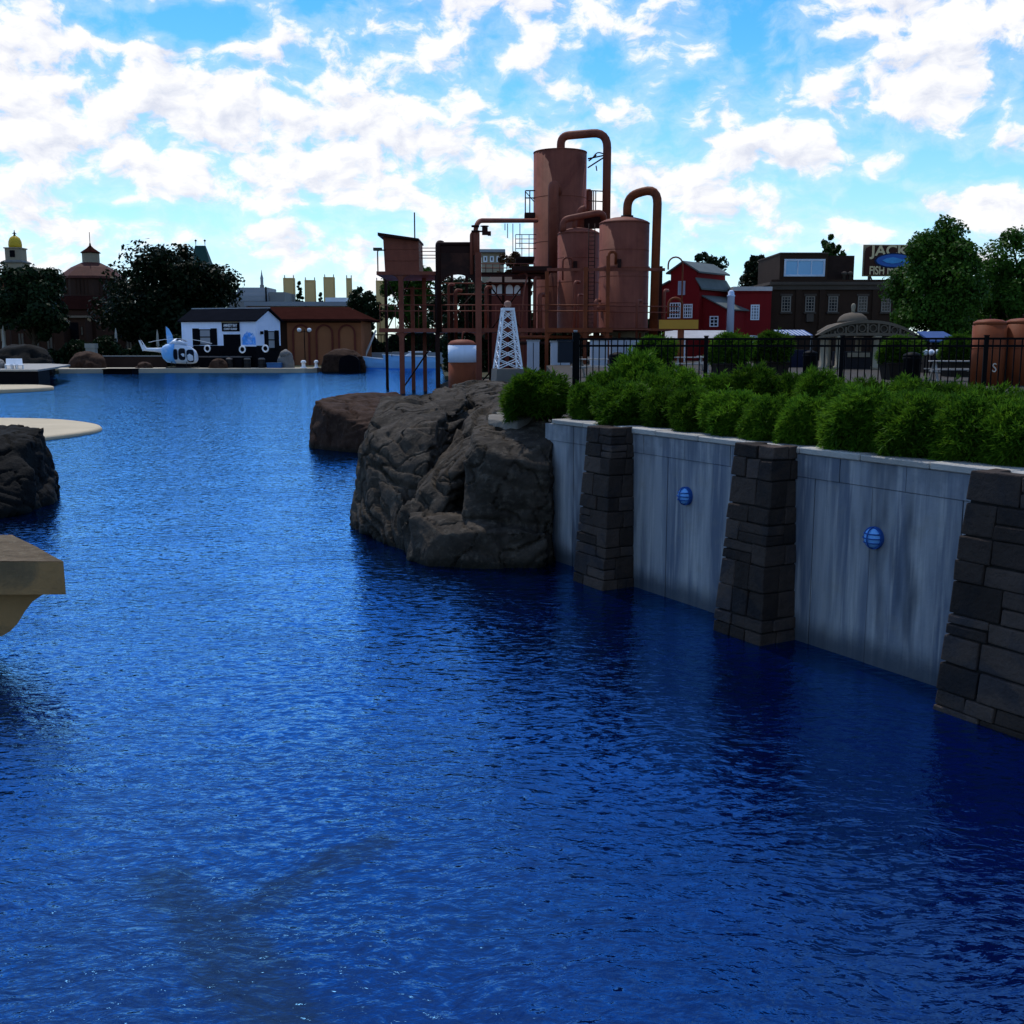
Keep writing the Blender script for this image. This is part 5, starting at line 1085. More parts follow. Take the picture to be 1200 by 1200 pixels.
# white-banded barrel tank in the water
b = V(541.5, HY, 73); rb_ = 16.2 * 73 / F; zz = lambda py: V(541, py, 73).z
e = empty('banded_tank', (b.x, b.y, -.3), 0, 'short rusty tank with a broad white band standing by the water', 'tank')
MB().lathe([(rb_, 0), (rb_, zz(424.5) + .297)], n=28).build('lower_shell', RUST2, e)
MB().lathe([(rb_ * 1.01, zz(424.5) + .3), (rb_ * 1.01, zz(404.5) + .3)], n=28).build('white_band', mat('white_band', (.62, .70, .85), .5, .06, .8, streak=.05), e)
MB().lathe([(rb_, zz(404.5) + .303), (rb_, zz(403) + .3), (rb_ * .8, zz(399.5) + .3), (rb_ * .4, zz(398) + .3), (.02, zz(397.8) + .3)], n=28).build('lid', RUST, e)
MB().tube(pipe([(0, 0, zz(398.5) + .3), (0.05, 0, zz(390) + .3), (.2, 0, zz(389) + .3)], .1), .05, 6).build('vent', RUST, e)
# land under the refinery
struct(MB().prism([(gx(515, 83), 83), (gx(560, 70), 71.5), (gx(590, 66), 66), (gx(640, 64), 64), (gx(700, 60), 60), (gx(780, 90), 96), (gx(620, 100), 100), (gx(530, 95), 95)], -2.2, .45).build('island', mat('island_ground', (.07, .055, .045), .9, .25, .5, .3, 5)))

# white lattice tower
YT = 58; kT = YT / F; b = V(595, HY, YT); zb_ = V(595, 432, YT).z; e = empty('lattice_tower', (b.x, b.y, .2), R(12), 'white lattice pylon on a concrete block behind the craggy rock', 'tower')
MB().hexa([(-19 * kT, -19 * kT, -.8), (19 * kT, -19 * kT, -.8), (19 * kT, 19 * kT, -.8), (-19 * kT, 19 * kT, -.8), (-16 * kT, -16 * kT, zb_ - .204), (16 * kT, -16 * kT, zb_ - .204), (16 * kT, 16 * kT, zb_ - .204), (-16 * kT, 16 * kT, zb_ - .204)]).build('plinth', mat('plinth_concrete', (.14, .125, .11), .85, .15, 1), e)
zt = V(595, 364, YT).z - .2; z0 = zb_ - .2; wb_, wt_ = 14.0 * kT, 6.0 * kT
lev = [z0 + (zt - z0) * (1 - (1 - i / 6) ** 1.0) for i in range(7)]
wd = lambda z: wb_ + (wt_ - wb_) * (z - z0) / (zt - z0)
cs = [(-1, -1), (1, -1), (1, 1), (-1, 1)]
for sx, sy in cs: MB().bar((sx * wb_, sy * wb_, z0), (sx * wt_, sy * wt_, zt), .075).build('leg', WHITE, e)
for i in range(6):
    za, zc = lev[i], lev[i + 1]; wa, wc_ = wd(za), wd(zc)
    for j in range(4):
        p1, p2 = cs[j], cs[(j + 1) % 4]
        MB().bar((p1[0] * wa, p1[1] * wa, za), (p2[0] * wc_, p2[1] * wc_, zc), .042).build('brace', WHITE, e)
        MB().bar((p2[0] * wa, p2[1] * wa, za), (p1[0] * wc_, p1[1] * wc_, zc), .042).build('brace', WHITE, e)
MB().box(-wt_ * 1.15, wt_ * 1.15, -wt_ * 1.15, wt_ * 1.15, zt, zt + .14).build('cap_plate', WHITE, e)
MB().lathe([(.13, .14), (.13, .22), (.2, .26), (.19, .42), (.1, .5), (.02, .52)], (0, 0, zt), 12).build('beacon', mat('dull_beacon', (.3, .16, .12), .5), e)

# small things under and behind the refinery
HUTR = mat('red_brown_wall', (.12, .03, .022), .8, .15, .5)
Y = 112; b = V(596, HY, Y); k = Y / F; zz = lambda py: V(596, py, Y).z - .4; e = empty('arched_pavilion', (b.x, b.y, .4), 0, 'red-brown pavilion with pale arched windows behind the refinery walkway', 'building')
MB().box(-24 * k, 26 * k, 0, 8, -.1, zz(333)).build('wall', HUTR, e)
MB().hexa([(-26 * k, -.6, zz(333)), (28 * k, -.6, zz(333)), (28 * k, 8.5, zz(333)), (-26 * k, 8.5, zz(333)), (-26 * k, -.6, zz(331)), (28 * k, -.6, zz(331)), (20 * k, 4, zz(318)), (-18 * k, 4, zz(318))]).build('roof', RUSTD, e)
PALE = mat('pale_window', (.55, .50, .47), .4, .05, 1)
for px, w in ((577.5, 4), (587, 4.2), (597, 4.0), (606, 3.5)):
    xc = (px - 596) * k; ww = w * k; n = 10; poly = [(xc - ww, zz(346)), (xc + ww, zz(346))] + [(xc + ww * math.cos(math.pi * i / n), zz(338.5) + ww * 1.2 * math.sin(math.pi * i / n)) for i in range(n + 1)]
    MB().slab(poly, -.08, -.003).build('arched_window', PALE, e)
Y = 180; b = V(578, HY, Y); k = Y / F; zz = lambda py: V(578, py, Y).z - .4; e = empty('flat_roofed_block', (b.x, b.y, .4), 0, 'pale flat-roofed block behind the reddish tree and feed pipe', 'building')
MB().box(-13 * k, 12 * k, 0, 10, -.1, zz(296)).build('wall', CREAM, e); MB().box(-15 * k, 14 * k, -1, 11, zz(296) + .004, zz(292.5)).build('roof', GREYR, e)
for i in range(3): window(e, (-11 + 7.5 * i) * k, (-6.5 + 7.5 * i) * k, zz(307), zz(300), 0, 1, 1, WHITE, GLASSD, .2)
SHED = mat('pale_shed', (.36, .38, .44), .6, .08, .6, streak=.06)
for px0, px1, yt, Y, lab in ((618, 632, 400, 74, 'narrow pale metal locker under the refinery deck beside the pylon'), (646, 668, 401, 72, 'pale metal locker under the refinery deck behind the dark cabinet'), (693, 712, 399, 70, 'wide pale metal locker under the deck behind the fence start'), (716, 752, 398, 71, 'broad pale tank-shaped panel unit under the broad rusty tank')):
    b = V((px0 + px1) / 2, HY, Y); w = (px1 - px0) / 2 * Y / F; h = V(600, yt, Y).z - .4; e = empty('metal_locker', (b.x, b.y, .4), 0, lab, 'locker', 'pale lockers under the refinery')
    MB().box(-w, w, 0, 1.2, 0, h).build('body', SHED, e); MB().box(-w - .05, w + .05, -.06, 1.26, h + .003, h + .1).build('lid', GREYW, e)
    MB().box(-.02, .02, -.02, -.003, .1, h - .1).build('door_gap', BLACK, e)
b = V(674, HY, 66); e = empty('red_vehicle_dummy', (b.x, b.y, 2.17), 0, '', '') if False else None

# ------------------------------------------------------------------ boats
def boat(px0, px1, ydeck, ywl, Y, label, cabin, seed):
    w = (px1 - px0) * Y / F; b = V((px0 + px1) / 2, HY, Y); zd = V(600, ydeck, Y).z; e = empty('motor_boat', (b.x, b.y, 0), 0, label, 'boat', 'boats moored behind the refinery')
    n = 12; vs = []; fs = []; m2 = 7
    for i in range(n + 1):
        t_ = i / n; x = -w / 2 + w * t_; bow = min(1, (t_ / .35)) ** .6; hw = 1.15 * bow * (1 - .12 * t_); zt_ = zd + .35 * (1 - t_) ** 2
        for (yy, zz_) in ((-1, zt_), (-.93, zt_ * .55), (-.7, 0.0), (0, -.35), (.7, 0.0), (.93, zt_ * .55), (1, zt_)): vs.append((x - .5 * (1 - min(1, t_ / .3)) * (zz_ / zt_), hw * yy, zz_))
    fs = [(i * m2 + j, i * m2 + j + 1, (i + 1) * m2 + j + 1, (i + 1) * m2 + j) for i in range(n) for j in range(m2 - 1)] + [tuple(range(m2)), tuple(n * m2 + j for j in range(m2))]
    MB().add(vs, fs, False).build('hull', BLUEP, e)
    dk_ = [(vs[i * m2][0], vs[i * m2][1] * .97, vs[i * m2][2] - .05) for i in range(n + 1)]; dr_ = [(a, -b_, c_) for a, b_, c_ in dk_]
    MB().add(dk_ + dr_, [(i, i + 1, n + 1 + i + 1, n + 1 + i) for i in range(n)]).build('deck', WHITE, e)
    st2 = MB()
    for i in range(n): st2.bar(vs[i * m2], vs[(i + 1) * m2], .12); st2.bar(vs[i * m2 + 6], vs[(i + 1) * m2 + 6], .12)
    st2.build('gunwale', WHITE, e)
    if cabin:
        hc_ = V(600, 412.5, Y).z - zd; x0, x1 = -w * .1, w * .28
        MB().hexa([(x0 - .6, -.9, zd - .05), (x1, -.9, zd - .05), (x1, .9, zd - .05), (x0 - .6, .9, zd - .05), (x0 + .6, -.75, zd + hc_), (x1 - .2, -.75, zd + hc_), (x1 - .2, .75, zd + hc_), (x0 + .6, .75, zd + hc_)]).build('cabin', WHITE, e)
        cw = MB().box(x0 + .75, x1 - .4, -.93, -.86, zd + hc_ * .42, zd + hc_ * .78).build('cabin_window', GLASSD, e)
        MB().box(x0 + .3, x1 + .5, -.95, .95, zd + hc_ + .003, zd + hc_ + .1).build('cabin_roof', WHITE, e)
        MB().tube(pipe([(x0 - 2.2, -.8, zd), (x0 - 2.2, -.8, zd + .7), (x0 - .4, -.85, zd + .7)], .2), .04, 6).build('bow_rail', GREYW, e)
    return e
boat(429, 454, 420.5, 430, 166, 'small open blue and white boat moored beside the cave rock', False, 1)
boat(452, 514, 418, 430.5, 162, 'larger blue and white cabin motor boat seen between the rusty posts', True, 2)
a, b = V(428, 416.5, 171), V(440.5, 387, 171); e = tag(MB().tube([Vector((0, 0, -a.z + .3)) * 0 + Vector((-1.0, 0, -2.2)), Vector((0, 0, 0)), b - a], [.2, .2, .14], 8).build('white_spar', mat('spar_white', (.45, .45, .45), .5), None, tuple(a)), 'pale slanting spar rising from the water beside the small boat', 'pole')
Y = 179; b = V(434, HY, Y); k = Y / F; e = empty('marina_fence', (b.x, b.y, .4), 0, 'grey railing along the pale quay behind the moored boats', 'fence')
MB().box(-4 * k, 90 * k, -.6, .2, -1.2, V(600, 406.5, Y).z - .4 - .9).build('kerb', GREYR, e)
for i in range(24): MB().box((-3 + i * 3.9) * k - .05, (-3 + i * 3.9) * k + .05, -.05, .05, -.9, V(600, 392, Y).z - .4).build('post', BLACK, e)
MB().box(-4 * k, 90 * k, -.04, .04, V(600, 393, Y).z - .4, V(600, 391.8, Y).z - .39).build('rail', BLACK, e)

# ------------------------------------------------------------------ red barn
ZP = 2.16
YB = 92; kB = YB / F
nc = V(818, HY, YB); barn = empty('red_barn', (nc.x, nc.y, ZP), R(38), 'red timber barn with stepped grey roofs and white-grid windows', 'barn')
# local: front runs along -x (left, away), side runs along +y (right, away)
fl_ = lambda px: None
ca, sa = math.cos(R(38)), math.sin(R(38))
def bxl(px):       # local x on the front plane for a pixel column
    s2 = (px - 600) / F; return (s2 * nc.y - nc.x) / (ca - s2 * sa)
def byl(px):       # local y on the side plane
    s2 = (px - 600) / F; return (s2 * nc.y - nc.x) / (-sa - s2 * ca)
bz_ = lambda py, Y=YB: V(800, py, Y).z - ZP
# front plane is y=0 facing -y ; rotated by +38deg its normal points right/towards camera; side plane faces +x or -x
barn.rotation_euler.z = R(-38); sa = -sa
xL, xM0, xM1 = -bxl(818) + bxl(767), bxl(782), bxl(812)
depth = 5.2
W1 = xL
body = MB()
zE, zM, zPk = bz_(334), bz_(317), bz_(306.5)
# silhouette of the front: shed, monitor, shed
sil = [(xL, -.1), (0, -.1), (0, bz_(338)), (xM1, bz_(327)), (xM1, zM), ((xM0 + xM1) / 2, zPk), (xM0, zM), (xM0, bz_(329)), (xL, bz_(338))]
body.slab([(x, z) for x, z in sil], 0, depth); body.build('wall', REDB, barn)
def roofslab(pa, pb, y0, y1, th_, name='roof'):
    (x1, z1), (x2, z2) = pa, pb
    MB().hexa([(x1, y0, z1), (x2, y0, z2), (x2, y1, z2), (x1, y1, z1), (x1, y0, z1 + th_), (x2, y0, z2 + th_), (x2, y1, z2 + th_), (x1, y1, z1 + th_)]).build(name, ROOFG, barn)
xm = (xM0 + xM1) / 2
roofslab((xM0 - .35, zM - .2), (xm, zPk + .01), -.25, depth + .2, .13); roofslab((xm + .002, zPk + .01), (xM1 + .35, zM - .2), -.25, depth + .2, .13)
roofslab((xL - .3, bz_(338) - .12), (xM0 - .002, bz_(329) + .01), -.25, depth + .2, .13); roofslab((xM1 + .002, bz_(327) + .01), (.35, bz_(338) - .12), -.25, depth + .2, .13)
for a_, b_, c_, d_, m2_, n2_ in ((779.5, 794.5, 372.5, 354, 5, 4), (797.5, 808, 372.5, 356, 4, 4)): window(barn, bxl(a_), bxl(b_), bz_(c_), bz_(d_), 0, m2_, n2_, WHITE, GLASSD, .08, .06)
window(barn, bxl(791), bxl(799), bz_(345), bz_(328.5), 0, 1, 1, mat('pale_frame', (.35, .38, .45), .5), mat('pale_shutter', (.30, .34, .44), .5), .1)
# lean-to on the right side
lt = MB(); y0, y1 = byl(825), byl(852)
y0, y1 = .6, depth - .2
lt.hexa([(0.003, y0, -.1), (2.2, y0, -.1), (2.2, y1, -.1), (.003, y1, -.1), (.003, y0, bz_(347)), (2.2, y0, bz_(362)), (2.2, y1, bz_(362)), (.003, y1, bz_(347))]); lt.build('lean_to', REDB, barn)
roofslab((.005, bz_(347) + .01), (2.5, bz_(364) + .01), y0 - .2, y1 + .2, .1)
window(barn, .75, 1.55, bz_(383), bz_(370.5), y0, 2, 3, WHITE, GLASSD, .08, .06)
# awning, pillar
b = V(812, HY, 86); k = 86 / F; e = empty('white_awning', (b.x, b.y, ZP), 0, 'long white sloping awning below the red barn windows', 'awning'); zz = lambda py: V(800, py, 86).z - ZP
MB().hexa([(-41 * k, -1.2, zz(397.5)), (36 * k, -1.2, zz(397.5)), (41 * k, 1.0, zz(388)), (-37 * k, 1.0, zz(388)), (-41 * k, -1.2, zz(396.5)), (36 * k, -1.2, zz(396.5)), (41 * k, 1.0, zz(387)), (-37 * k, 1.0, zz(387))]).build('cover', mat('awning_grey', (.36, .37, .40), .7), e)
for px in (-38, -12, 12, 34): MB().box(px * k - .05, px * k + .05, -1.1, -1.0, 0, zz(397.6)).build('post', WHITE, e)
b = V(855, HY, 88); k = 88 / F; e = empty('white_chimney', (b.x, b.y, ZP), 0, 'bluish-white round chimney stack between barn and flat red building', 'chimney'); zz = lambda py: V(855, py, 88).z - ZP
CHW = mat('chimney_white', (.46, .56, .74), .6, .06, .6)
MB().lathe([(4.3 * k, 0), (4.1 * k, zz(348)), (4.6 * k, zz(347.5)), (4.6 * k, zz(346)), (3.6 * k, zz(345.5)), (3.4 * k, zz(342)), (1.6 * k, zz(340))], n=18).build('stack', CHW, e)
# flat red building
Y = 94; b = V(858, HY, Y); k = Y / F; e = empty('red_house', (b.x, b.y, ZP), 0, 'flat-topped red house with white cornice next to the brown brick building', 'house'); zz = lambda py: V(880, py, Y).z - ZP
MB().box(0, 43.5 * k, 0, 8, -.1, zz(341)).build('wall', REDB, e)
MB().box(-.1, 43.4 * k, -.25, 8.1, zz(341) + .004, zz(336)).build('cornice', mat('cornice_white', (.5, .47, .46), .6), e); MB().box(-.05, 43.2 * k, -.12, 8.05, zz(343), zz(341) + .001).build('cornice_trim', REDB, e)
window(e, 20 * k, 30 * k, zz(375), zz(357), 0, 3, 5, WHITE, GLASSG, .09, .06); window(e, 20 * k, 29 * k, zz(405), zz(393), 0, 3, 3, WHITE, GLASSG, .09, .06)
# brown brick building
Y = 96; b = V(901.5, HY, Y); k = Y / F; e = empty('brick_building', (b.x, b.y, ZP), 0, 'dark brown brick building with stone cornice and big blue top window', 'building'); zz = lambda py: V(980, py, Y).z - ZP
X_ = lambda px: (px - 901.5) * k
MB().box(0, X_(1062), 0, 12, -.1, zz(334)).build('wall', BRICKB, e)
STN = mat('weathered_stone', (.07, .055, .044), .8, .18, .8)
MB().box(-.25, X_(1064), -.35, 12.2, zz(334) + .004, zz(330.5)).build('cornice', STN, e); MB().box(-.12, X_(1063), -.18, -.003, zz(339.5), zz(334)).build('frieze', STN, e)
MB().box(0, X_(1062), .1, .5, zz(330.5) + .003, zz(327.5)).build('parapet', BRICKB, e)
up = MB().box(X_(912), X_(967), .55, 9, zz(330.5) + .003, zz(297)).build('upper_block', BRICKB, e); MB().box(X_(911.5), X_(967.5), .45, 9.1, zz(297) + .003, zz(295.3)).build('block_coping', STN, up)
MB().box(X_(967) + .003, X_(1001), 1.4, 9, zz(330.5) + .003, zz(298)).build('upper_block', mat('dark_block_side', (.028, .016, .013), .8, .25, 1.5, .3, 8), e)  # right side of the upper block, in a darker brown
WFR = mat('pale_blue_frame', (.50, .60, .72), .5)
window(e, X_(917), X_(964), zz(323.5), zz(303), .55, 3, 1, WFR, GLASSB, .16, .09)
for cx in (919, 946.5, 973, 1007, 1034): 
    w_ = window(e, X_(cx - 5.5), X_(cx + 5.5), zz(365.5), zz(347), 0, 3, 5, mat('drab_frame', (.20, .17, .14), .6), GLASSD, .10, .06)
    MB().box(X_(cx - 7), X_(cx + 7), -.2, -.003, zz(367.5), zz(365.6)).build('sill', STN, w_); MB().box(X_(cx - 7), X_(cx + 7), -.12, -.003, zz(346.9), zz(344.5)).build('lintel', STN, w_)
for cx in (933, 960, 1021): MB().box(X_(cx - 3.2), X_(cx + 3.2), -.15, -.003, zz(339.6) - 5.5, zz(339.7)).build('pilaster', BRICKB, e)
MB().box(X_(942.5), X_(950.5), -.3, -.003, zz(377), zz(368)).build('wall_lantern', STN, e)
for px in (987, 994): MB().lathe([(.14, zz(330.5)), (.14, zz(322)), (.28, zz(321)), (.30, zz(319)), (.1, zz(317.5))], (X_(px), .7, 0), 10).build('rooftop_vent', STN, e)
# fish market sign
Y = 92; b = V(1037, HY, Y); k = Y / F; zz = lambda py: V(1037, py, Y).z; zsn = zz(330.5)
sg_ = empty('shop_sign', (b.x, b.y + 4.2, zsn), 0, 'large brown roof sign with cream lettering and a blue fish oval', 'sign')
k = (Y + 4.2) / F; zz = lambda py: V(1037, py, Y + 4.2).z - zsn; sg_.location.x = gx(1037, Y + 4.2)
x0, x1, z0, z1 = -33 * k, 33 * k, zz(322), zz(288); r_ = .5
poly = [(x0, z0), (x1, z0)] + [(x1 - r_ + r_ * math.cos(a), z1 - r_ + r_ * math.sin(a)) for a in [i / 5 * math.pi / 2 for i in range(6)]] + [(x0 + r_ - r_ * math.sin(a), z1 - r_ + r_ * math.cos(a)) for a in [i / 5 * math.pi / 2 for i in range(6)]]
bd = MB().slab(poly, 0, .25).build('board', mat('sign_brown', (.045, .018, .012), .6, .2, .8), sg_)
MB().slab([(x0 - .12, z0 - .12), (x1 + .12, z0 - .12), (x1 + .12, z1 + .12), (x0 - .12, z1 + .12)], .255, .36).build('border', mat('sign_border', (.30, .23, .14), .6), sg_)
LET = mat('sign_letters', (.58, .47, .27), .6, .12, 1)
text("JACK'S", bd, (0, -.02, zz(294.2)), (R(90), 0, 0), 1.25, LET, sx=1.12, bold=.03)
text('FISH MARKET', bd, (0, -.02, zz(317.4)), (R(90), 0, 0), 1.0, LET, sx=.72, bold=.02)
def ovl(rx, rz, y0, y1, m_, name, par, cx=0, cz=0):
    n = 32; return MB().slab([(cx + rx * math.cos(2 * math.pi * i / n), cz + rz * math.sin(2 * math.pi * i / n)) for i in range(n)], y0, y1).build(name, m_, par)
zc = zz(305.5)
ov_ = ovl(22.5 * k, 8.6 * k, -.05, -.003, mat('oval_navy', (.008, .02, .06), .5), 'oval_rim', bd, 0, zc); ovl(20.5 * k, 7.1 * k, -.10, -.053, mat('oval_blue', (.035, .11, .36), .5, .15, 1), 'oval', bd, 0, zc)
fish = [(-14, 0), (-9, 2.6), (-2, 3.8), (5, 2.4), (9, .8), (14, 3.6), (12.5, 0), (14, -3.6), (9, -1.2), (4, -2.6), (-3, -3.4), (-9, -2.4)]
MB().slab([(a * k, zc + b_ * k) for a, b_ in fish], -.15, -.103).build('fish_emblem', mat('fish_blue', (.06, .27, .55), .5, .2, 2), bd)
for px in (-26, 0, 26):
    MB().box(px * k - .1, px * k + .1, .26, .46, 0, z1 - .3).build('support', STN, sg_); MB().bar((px * k, .36, z0 + .1), (px * k + 6 * k, .36, 0.0), .1).build('brace', STN, sg_)

# ------------------------------------------------------------------ signpost lamp, pavilion, plaza things
Y = 60; b = V(797.5, HY, Y); k = Y / F; zz = lambda py: V(797, py, Y).z - ZP
e = empty('direction_sign', (b.x, b.y, ZP), 0, 'rust-red hooped post carrying a long yellow board before the red barn', 'sign')
MB().tube([(0, 0, 0), (0, 0, zz(375))], .19, 10).build('post', RUST2, e)
MB().tube([(0, 0, zz(375)), (.02, 0, zz(310))] + [(-.38 + .4 * math.cos(a), 0, zz(310) + .40 * math.sin(a)) for a in [i / 8 * math.pi for i in range(1, 9)]] + [(-.78, 0, zz(316))], .045, 8).build('hoop', RUST2, e)
MB().tube([(-.72, 0, zz(372)), (-.72, 0, zz(357))] + [(-.34 + .38 * math.cos(a), 0, zz(357) + .36 * math.sin(a)) for a in [math.pi - i / 8 * math.pi for i in range(1, 9)]] + [(.04, 0, zz(374))], .07, 8).build('lower_hoop', RUST2, e)
bd = MB().box(-26 * k, 19 * k, -.26, -.195, zz(385.5), zz(375)).build('board', mat('yellow_board', (.42, .22, .035), .6, .1, .8), e)
MB().box(-26.6 * k, 19.6 * k, -.19, -.14, zz(386.1), zz(374.4)).build('board_frame', RUST2, e)

Y = 62; b = V(998, HY, Y); k = Y / F; zz = lambda py: V(998, py, Y).z - ZP
PAV = mat('pavilion_stone', (.11, .088, .066), .8, .15, .8, .2, 8)
e = empty('domed_kiosk', (b.x, b.y, ZP), 0, 'stone kiosk with small dome and a broad arched pierced canopy', 'kiosk')
MB().lathe([(17.5 * k, zz(378)), (17 * k, zz(375.5)), (14.5 * k, zz(371)), (10 * k, zz(367.8)), (4 * k, zz(366.4)), (.1, zz(366.2))], n=28).build('dome', PAV, e)
MB().lathe([(2.4 * k, zz(366.6)), (1.9 * k, zz(364)), (2.7 * k, zz(360)), (2.3 * k, zz(357)), (.8 * k, zz(355.5))], n=12).build('finial', CREAM, e)
for yo, nm in ((-2.6, 'arched_fascia'),):
    n = 28; hw = 56 * k; zl, zm = zz(393), zz(376.5); mb = MB()
    topc = [(-hw + 2 * hw * i / n, zl + (zm - zl) * (1 - abs(-1 + 2 * i / n) ** 2.3)) for i in range(n + 1)]
    botc = [(x, zl - .18 + max(0, (z - zl)) * .18) for x, z in topc]
    upc = [(x, z - .14 - .05) for x, z in topc]
    for i in range(n):
        mb.slab([topc[i], (topc[i][0], topc[i][1] - .16), (topc[i + 1][0], topc[i + 1][1] - .16), topc[i + 1]], yo - .12, yo + .3)
        mb.slab([(botc[i][0], botc[i][1] + .16), botc[i], botc[i + 1], (botc[i + 1][0], botc[i + 1][1] + .16)], yo - .12, yo + .3)
    fa_ = mb.build(nm, PAV, e)
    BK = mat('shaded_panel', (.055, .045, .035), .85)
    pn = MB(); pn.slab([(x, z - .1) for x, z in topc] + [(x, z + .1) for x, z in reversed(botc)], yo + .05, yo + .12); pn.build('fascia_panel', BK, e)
    for cx in (-42, -30, -18, -6, 6, 18, 30, 42):
        t_ = (cx * k + hw) / (2 * hw); zt_ = zl + (zm - zl) * (1 - abs(-1 + 2 * t_) ** 2.3) - .16; zb2 = zl - .02 + (zt_ - zl) * .18; rr2 = max(.08, min((zt_ - zb2) / 2, 4.3 * k)); n2 = 16; rg = MB(); vs = []; zc = (zt_ + zb2) / 2
        for i in range(n2):
            a = 2 * math.pi * i / n2
            for rr3, yy in ((rr2, yo - .1), (rr2 * .78, yo - .1), (rr2 * .78, yo + .04), (rr2, yo + .04)): vs.append((cx * k + rr3 * math.cos(a), yy, zc + rr3 * math.sin(a)))
        rg.add(vs, [(i * 4 + j, i * 4 + (j + 1) % 4, ((i + 1) % n2) * 4 + (j + 1) % 4, ((i + 1) % n2) * 4 + j) for i in range(n2) for j in range(4)]); rg.build('ring', PAV, fa_)
        MB().box((cx + 6) * k - .05, (cx + 6) * k + .05, yo - .11, yo + .03, zb2 + .02, zt_ - .02).build('divider', PAV, fa_)
mb = MB(); mb.lathe([(40 * k, zz(391)), (39 * k, zz(388)), (28 * k, zz(381)), (17 * k, zz(378.2))], n=28).build('roof', PAV, e)
for px, yo in ((1010, -2.5), (1027, -2.3), (968, -2.5), (952, -2.3), (1042, -1.0), (985, 2.2), (1020, 2.2)):
    MB().lathe([(.26, 0), (.26, .15), (.18, .2), (.17, zz(397)), (.25, zz(396)), (.28, zz(394.2))], ((px - 998) * k, yo, 0), 12).build('column', CREAM, e)
MB().box(-16 * k, 14 * k, -1.6, 1.0, 0, zz(412)).build('counter', mat('kiosk_dark', (.018, .016, .02), .6), e)
for i in range(5): MB().box((-12 + i * 5) * k - .12, (-12 + i * 5) * k + .12, -1.72, -1.603, zz(418), zz(413)).build('menu_card', CREAM, e)

Y = 66; b = V(927, HY, Y); k = Y / F; zz = lambda py: V(927, py, Y).z - ZP
e = empty('striped_stall', (b.x, b.y, ZP), 0, 'dark market stall with a blue and white striped awning', 'stall')
for i in range(16):
    x0 = (-17 + i * 2.2) * k; MB().hexa([(x0, -1.3, zz(393.5)), (x0 + 2.18 * k, -1.3, zz(393.5)), (x0 + 2.18 * k, .8, zz(387)), (x0, .8, zz(387)), (x0, -1.3, zz(393)), (x0 + 2.18 * k, -1.3, zz(393)), (x0 + 2.18 * k, .8, zz(386.3)), (x0, .8, zz(386.3))]).build('awning_stripe', mat('stripe_blue', (.05, .09, .24), .7) if i % 2 else mat('stripe_white', (.36, .40, .48), .7), e)
MB().box(-16 * k, 17 * k, -.9, .8, 0, zz(410)).build('counter', mat('stall_navy', (.012, .014, .035), .6), e)
for px in (-16.5, 17): MB().box(px * k - .05, px * k + .05, -1.25, -1.15, 0, zz(393.6)).build('post', GREYW, e)
e2 = V(1098, HY, 52); k = 52 / F; zz = lambda py: V(1098, py, 52).z - ZP
e = empty('blue_stall', (e2.x, e2.y, ZP), 0, 'small dark stall with a plain blue canopy under the leafy tree', 'stall')
MB().hexa([(-17 * k, -1, zz(401)), (18 * k, -1, zz(401)), (16 * k, 1, zz(390)), (-15 * k, 1, zz(390)), (-17 * k, -1, zz(399)), (18 * k, -1, zz(399)), (16 * k, 1, zz(388)), (-15 * k, 1, zz(388))]).build('canopy', mat('canopy_blue', (.03, .07, .20), .7), e)
MB().box(-14 * k, 15 * k, -.5, .6, 0, zz(412)).build('counter', mat('stall_brown', (.02, .015, .012), .7), e)
for px in (-15.5, 16.5): MB().box(px * k - .03, px * k + .03, -.95, -.88, 0, zz(400)).build('post', STN, e)
for i, (px, Y) in enumerate(((1085, 47), (1092, 47.3), (1099, 47.1))):
    b = V(px, HY, Y); e = empty('globe_lamp', (b.x, b.y, ZP), 0, 'low white globe lamp standing before the blue canopy stall', 'lamp', 'row of globe lamps')
    h = V(px, 413, Y).z - ZP; MB().tube([(0, 0, 0), (0, 0, h - .1)], .03, 8).build('stem', BLACK, e); MB().lathe([(.05, -.13), (.11, -.07), (.13, 0), (.11, .08), (.03, .13)], (0, 0, h), 14).build('globe', WHITE, e)
# rust tanks on the plaza
for px0, px1, ytop, lab in ((1140, 1177, 374, 'short domed rusty tank with pale figure mark, behind the fence'), (1178, 1216, 373, 'short domed rusty tank at the end behind the fence, unmarked')):
    Y = 36; r_ = (px1 - px0) / 2 * Y / F; b = V((px0 + px1) / 2, HY, Y); e = empty('plaza_tank', (b.x, b.y, ZP), 0, lab, 'tank', 'short tanks on the plaza'); zz = lambda py: V(1150, py, Y).z - ZP
    MB().lathe([(r_, 0), (r_, zz(ytop + 6.5))], n=32).build('shell', RUST2, e)
    MB().lathe([(r_ * 1.01, zz(ytop + 6.5) + .002), (r_ * .95, zz(ytop + 3.2)), (r_ * .7, zz(ytop + 1)), (r_ * .3, zz(ytop)), (.02, zz(ytop))], n=32).build('dome', RUST2, e)
    MB().tube([(0, 0, zz(ytop) - .02), (0, 0, zz(ytop - 5))], .02, 6).build('vent', RUSTD, e)
    MB().lathe([(r_ * 1.012, zz(408) - .02), (r_ * 1.012, zz(408) + .02)], n=32).build('band', RUST2, e)
    if px0 == 1140: text('S', e, (-.0, -r_ - .02, zz(431)), (R(90), 0, 0), .42, mat('figure_cream', (.5, .42, .36), .7), 'figure', .8)
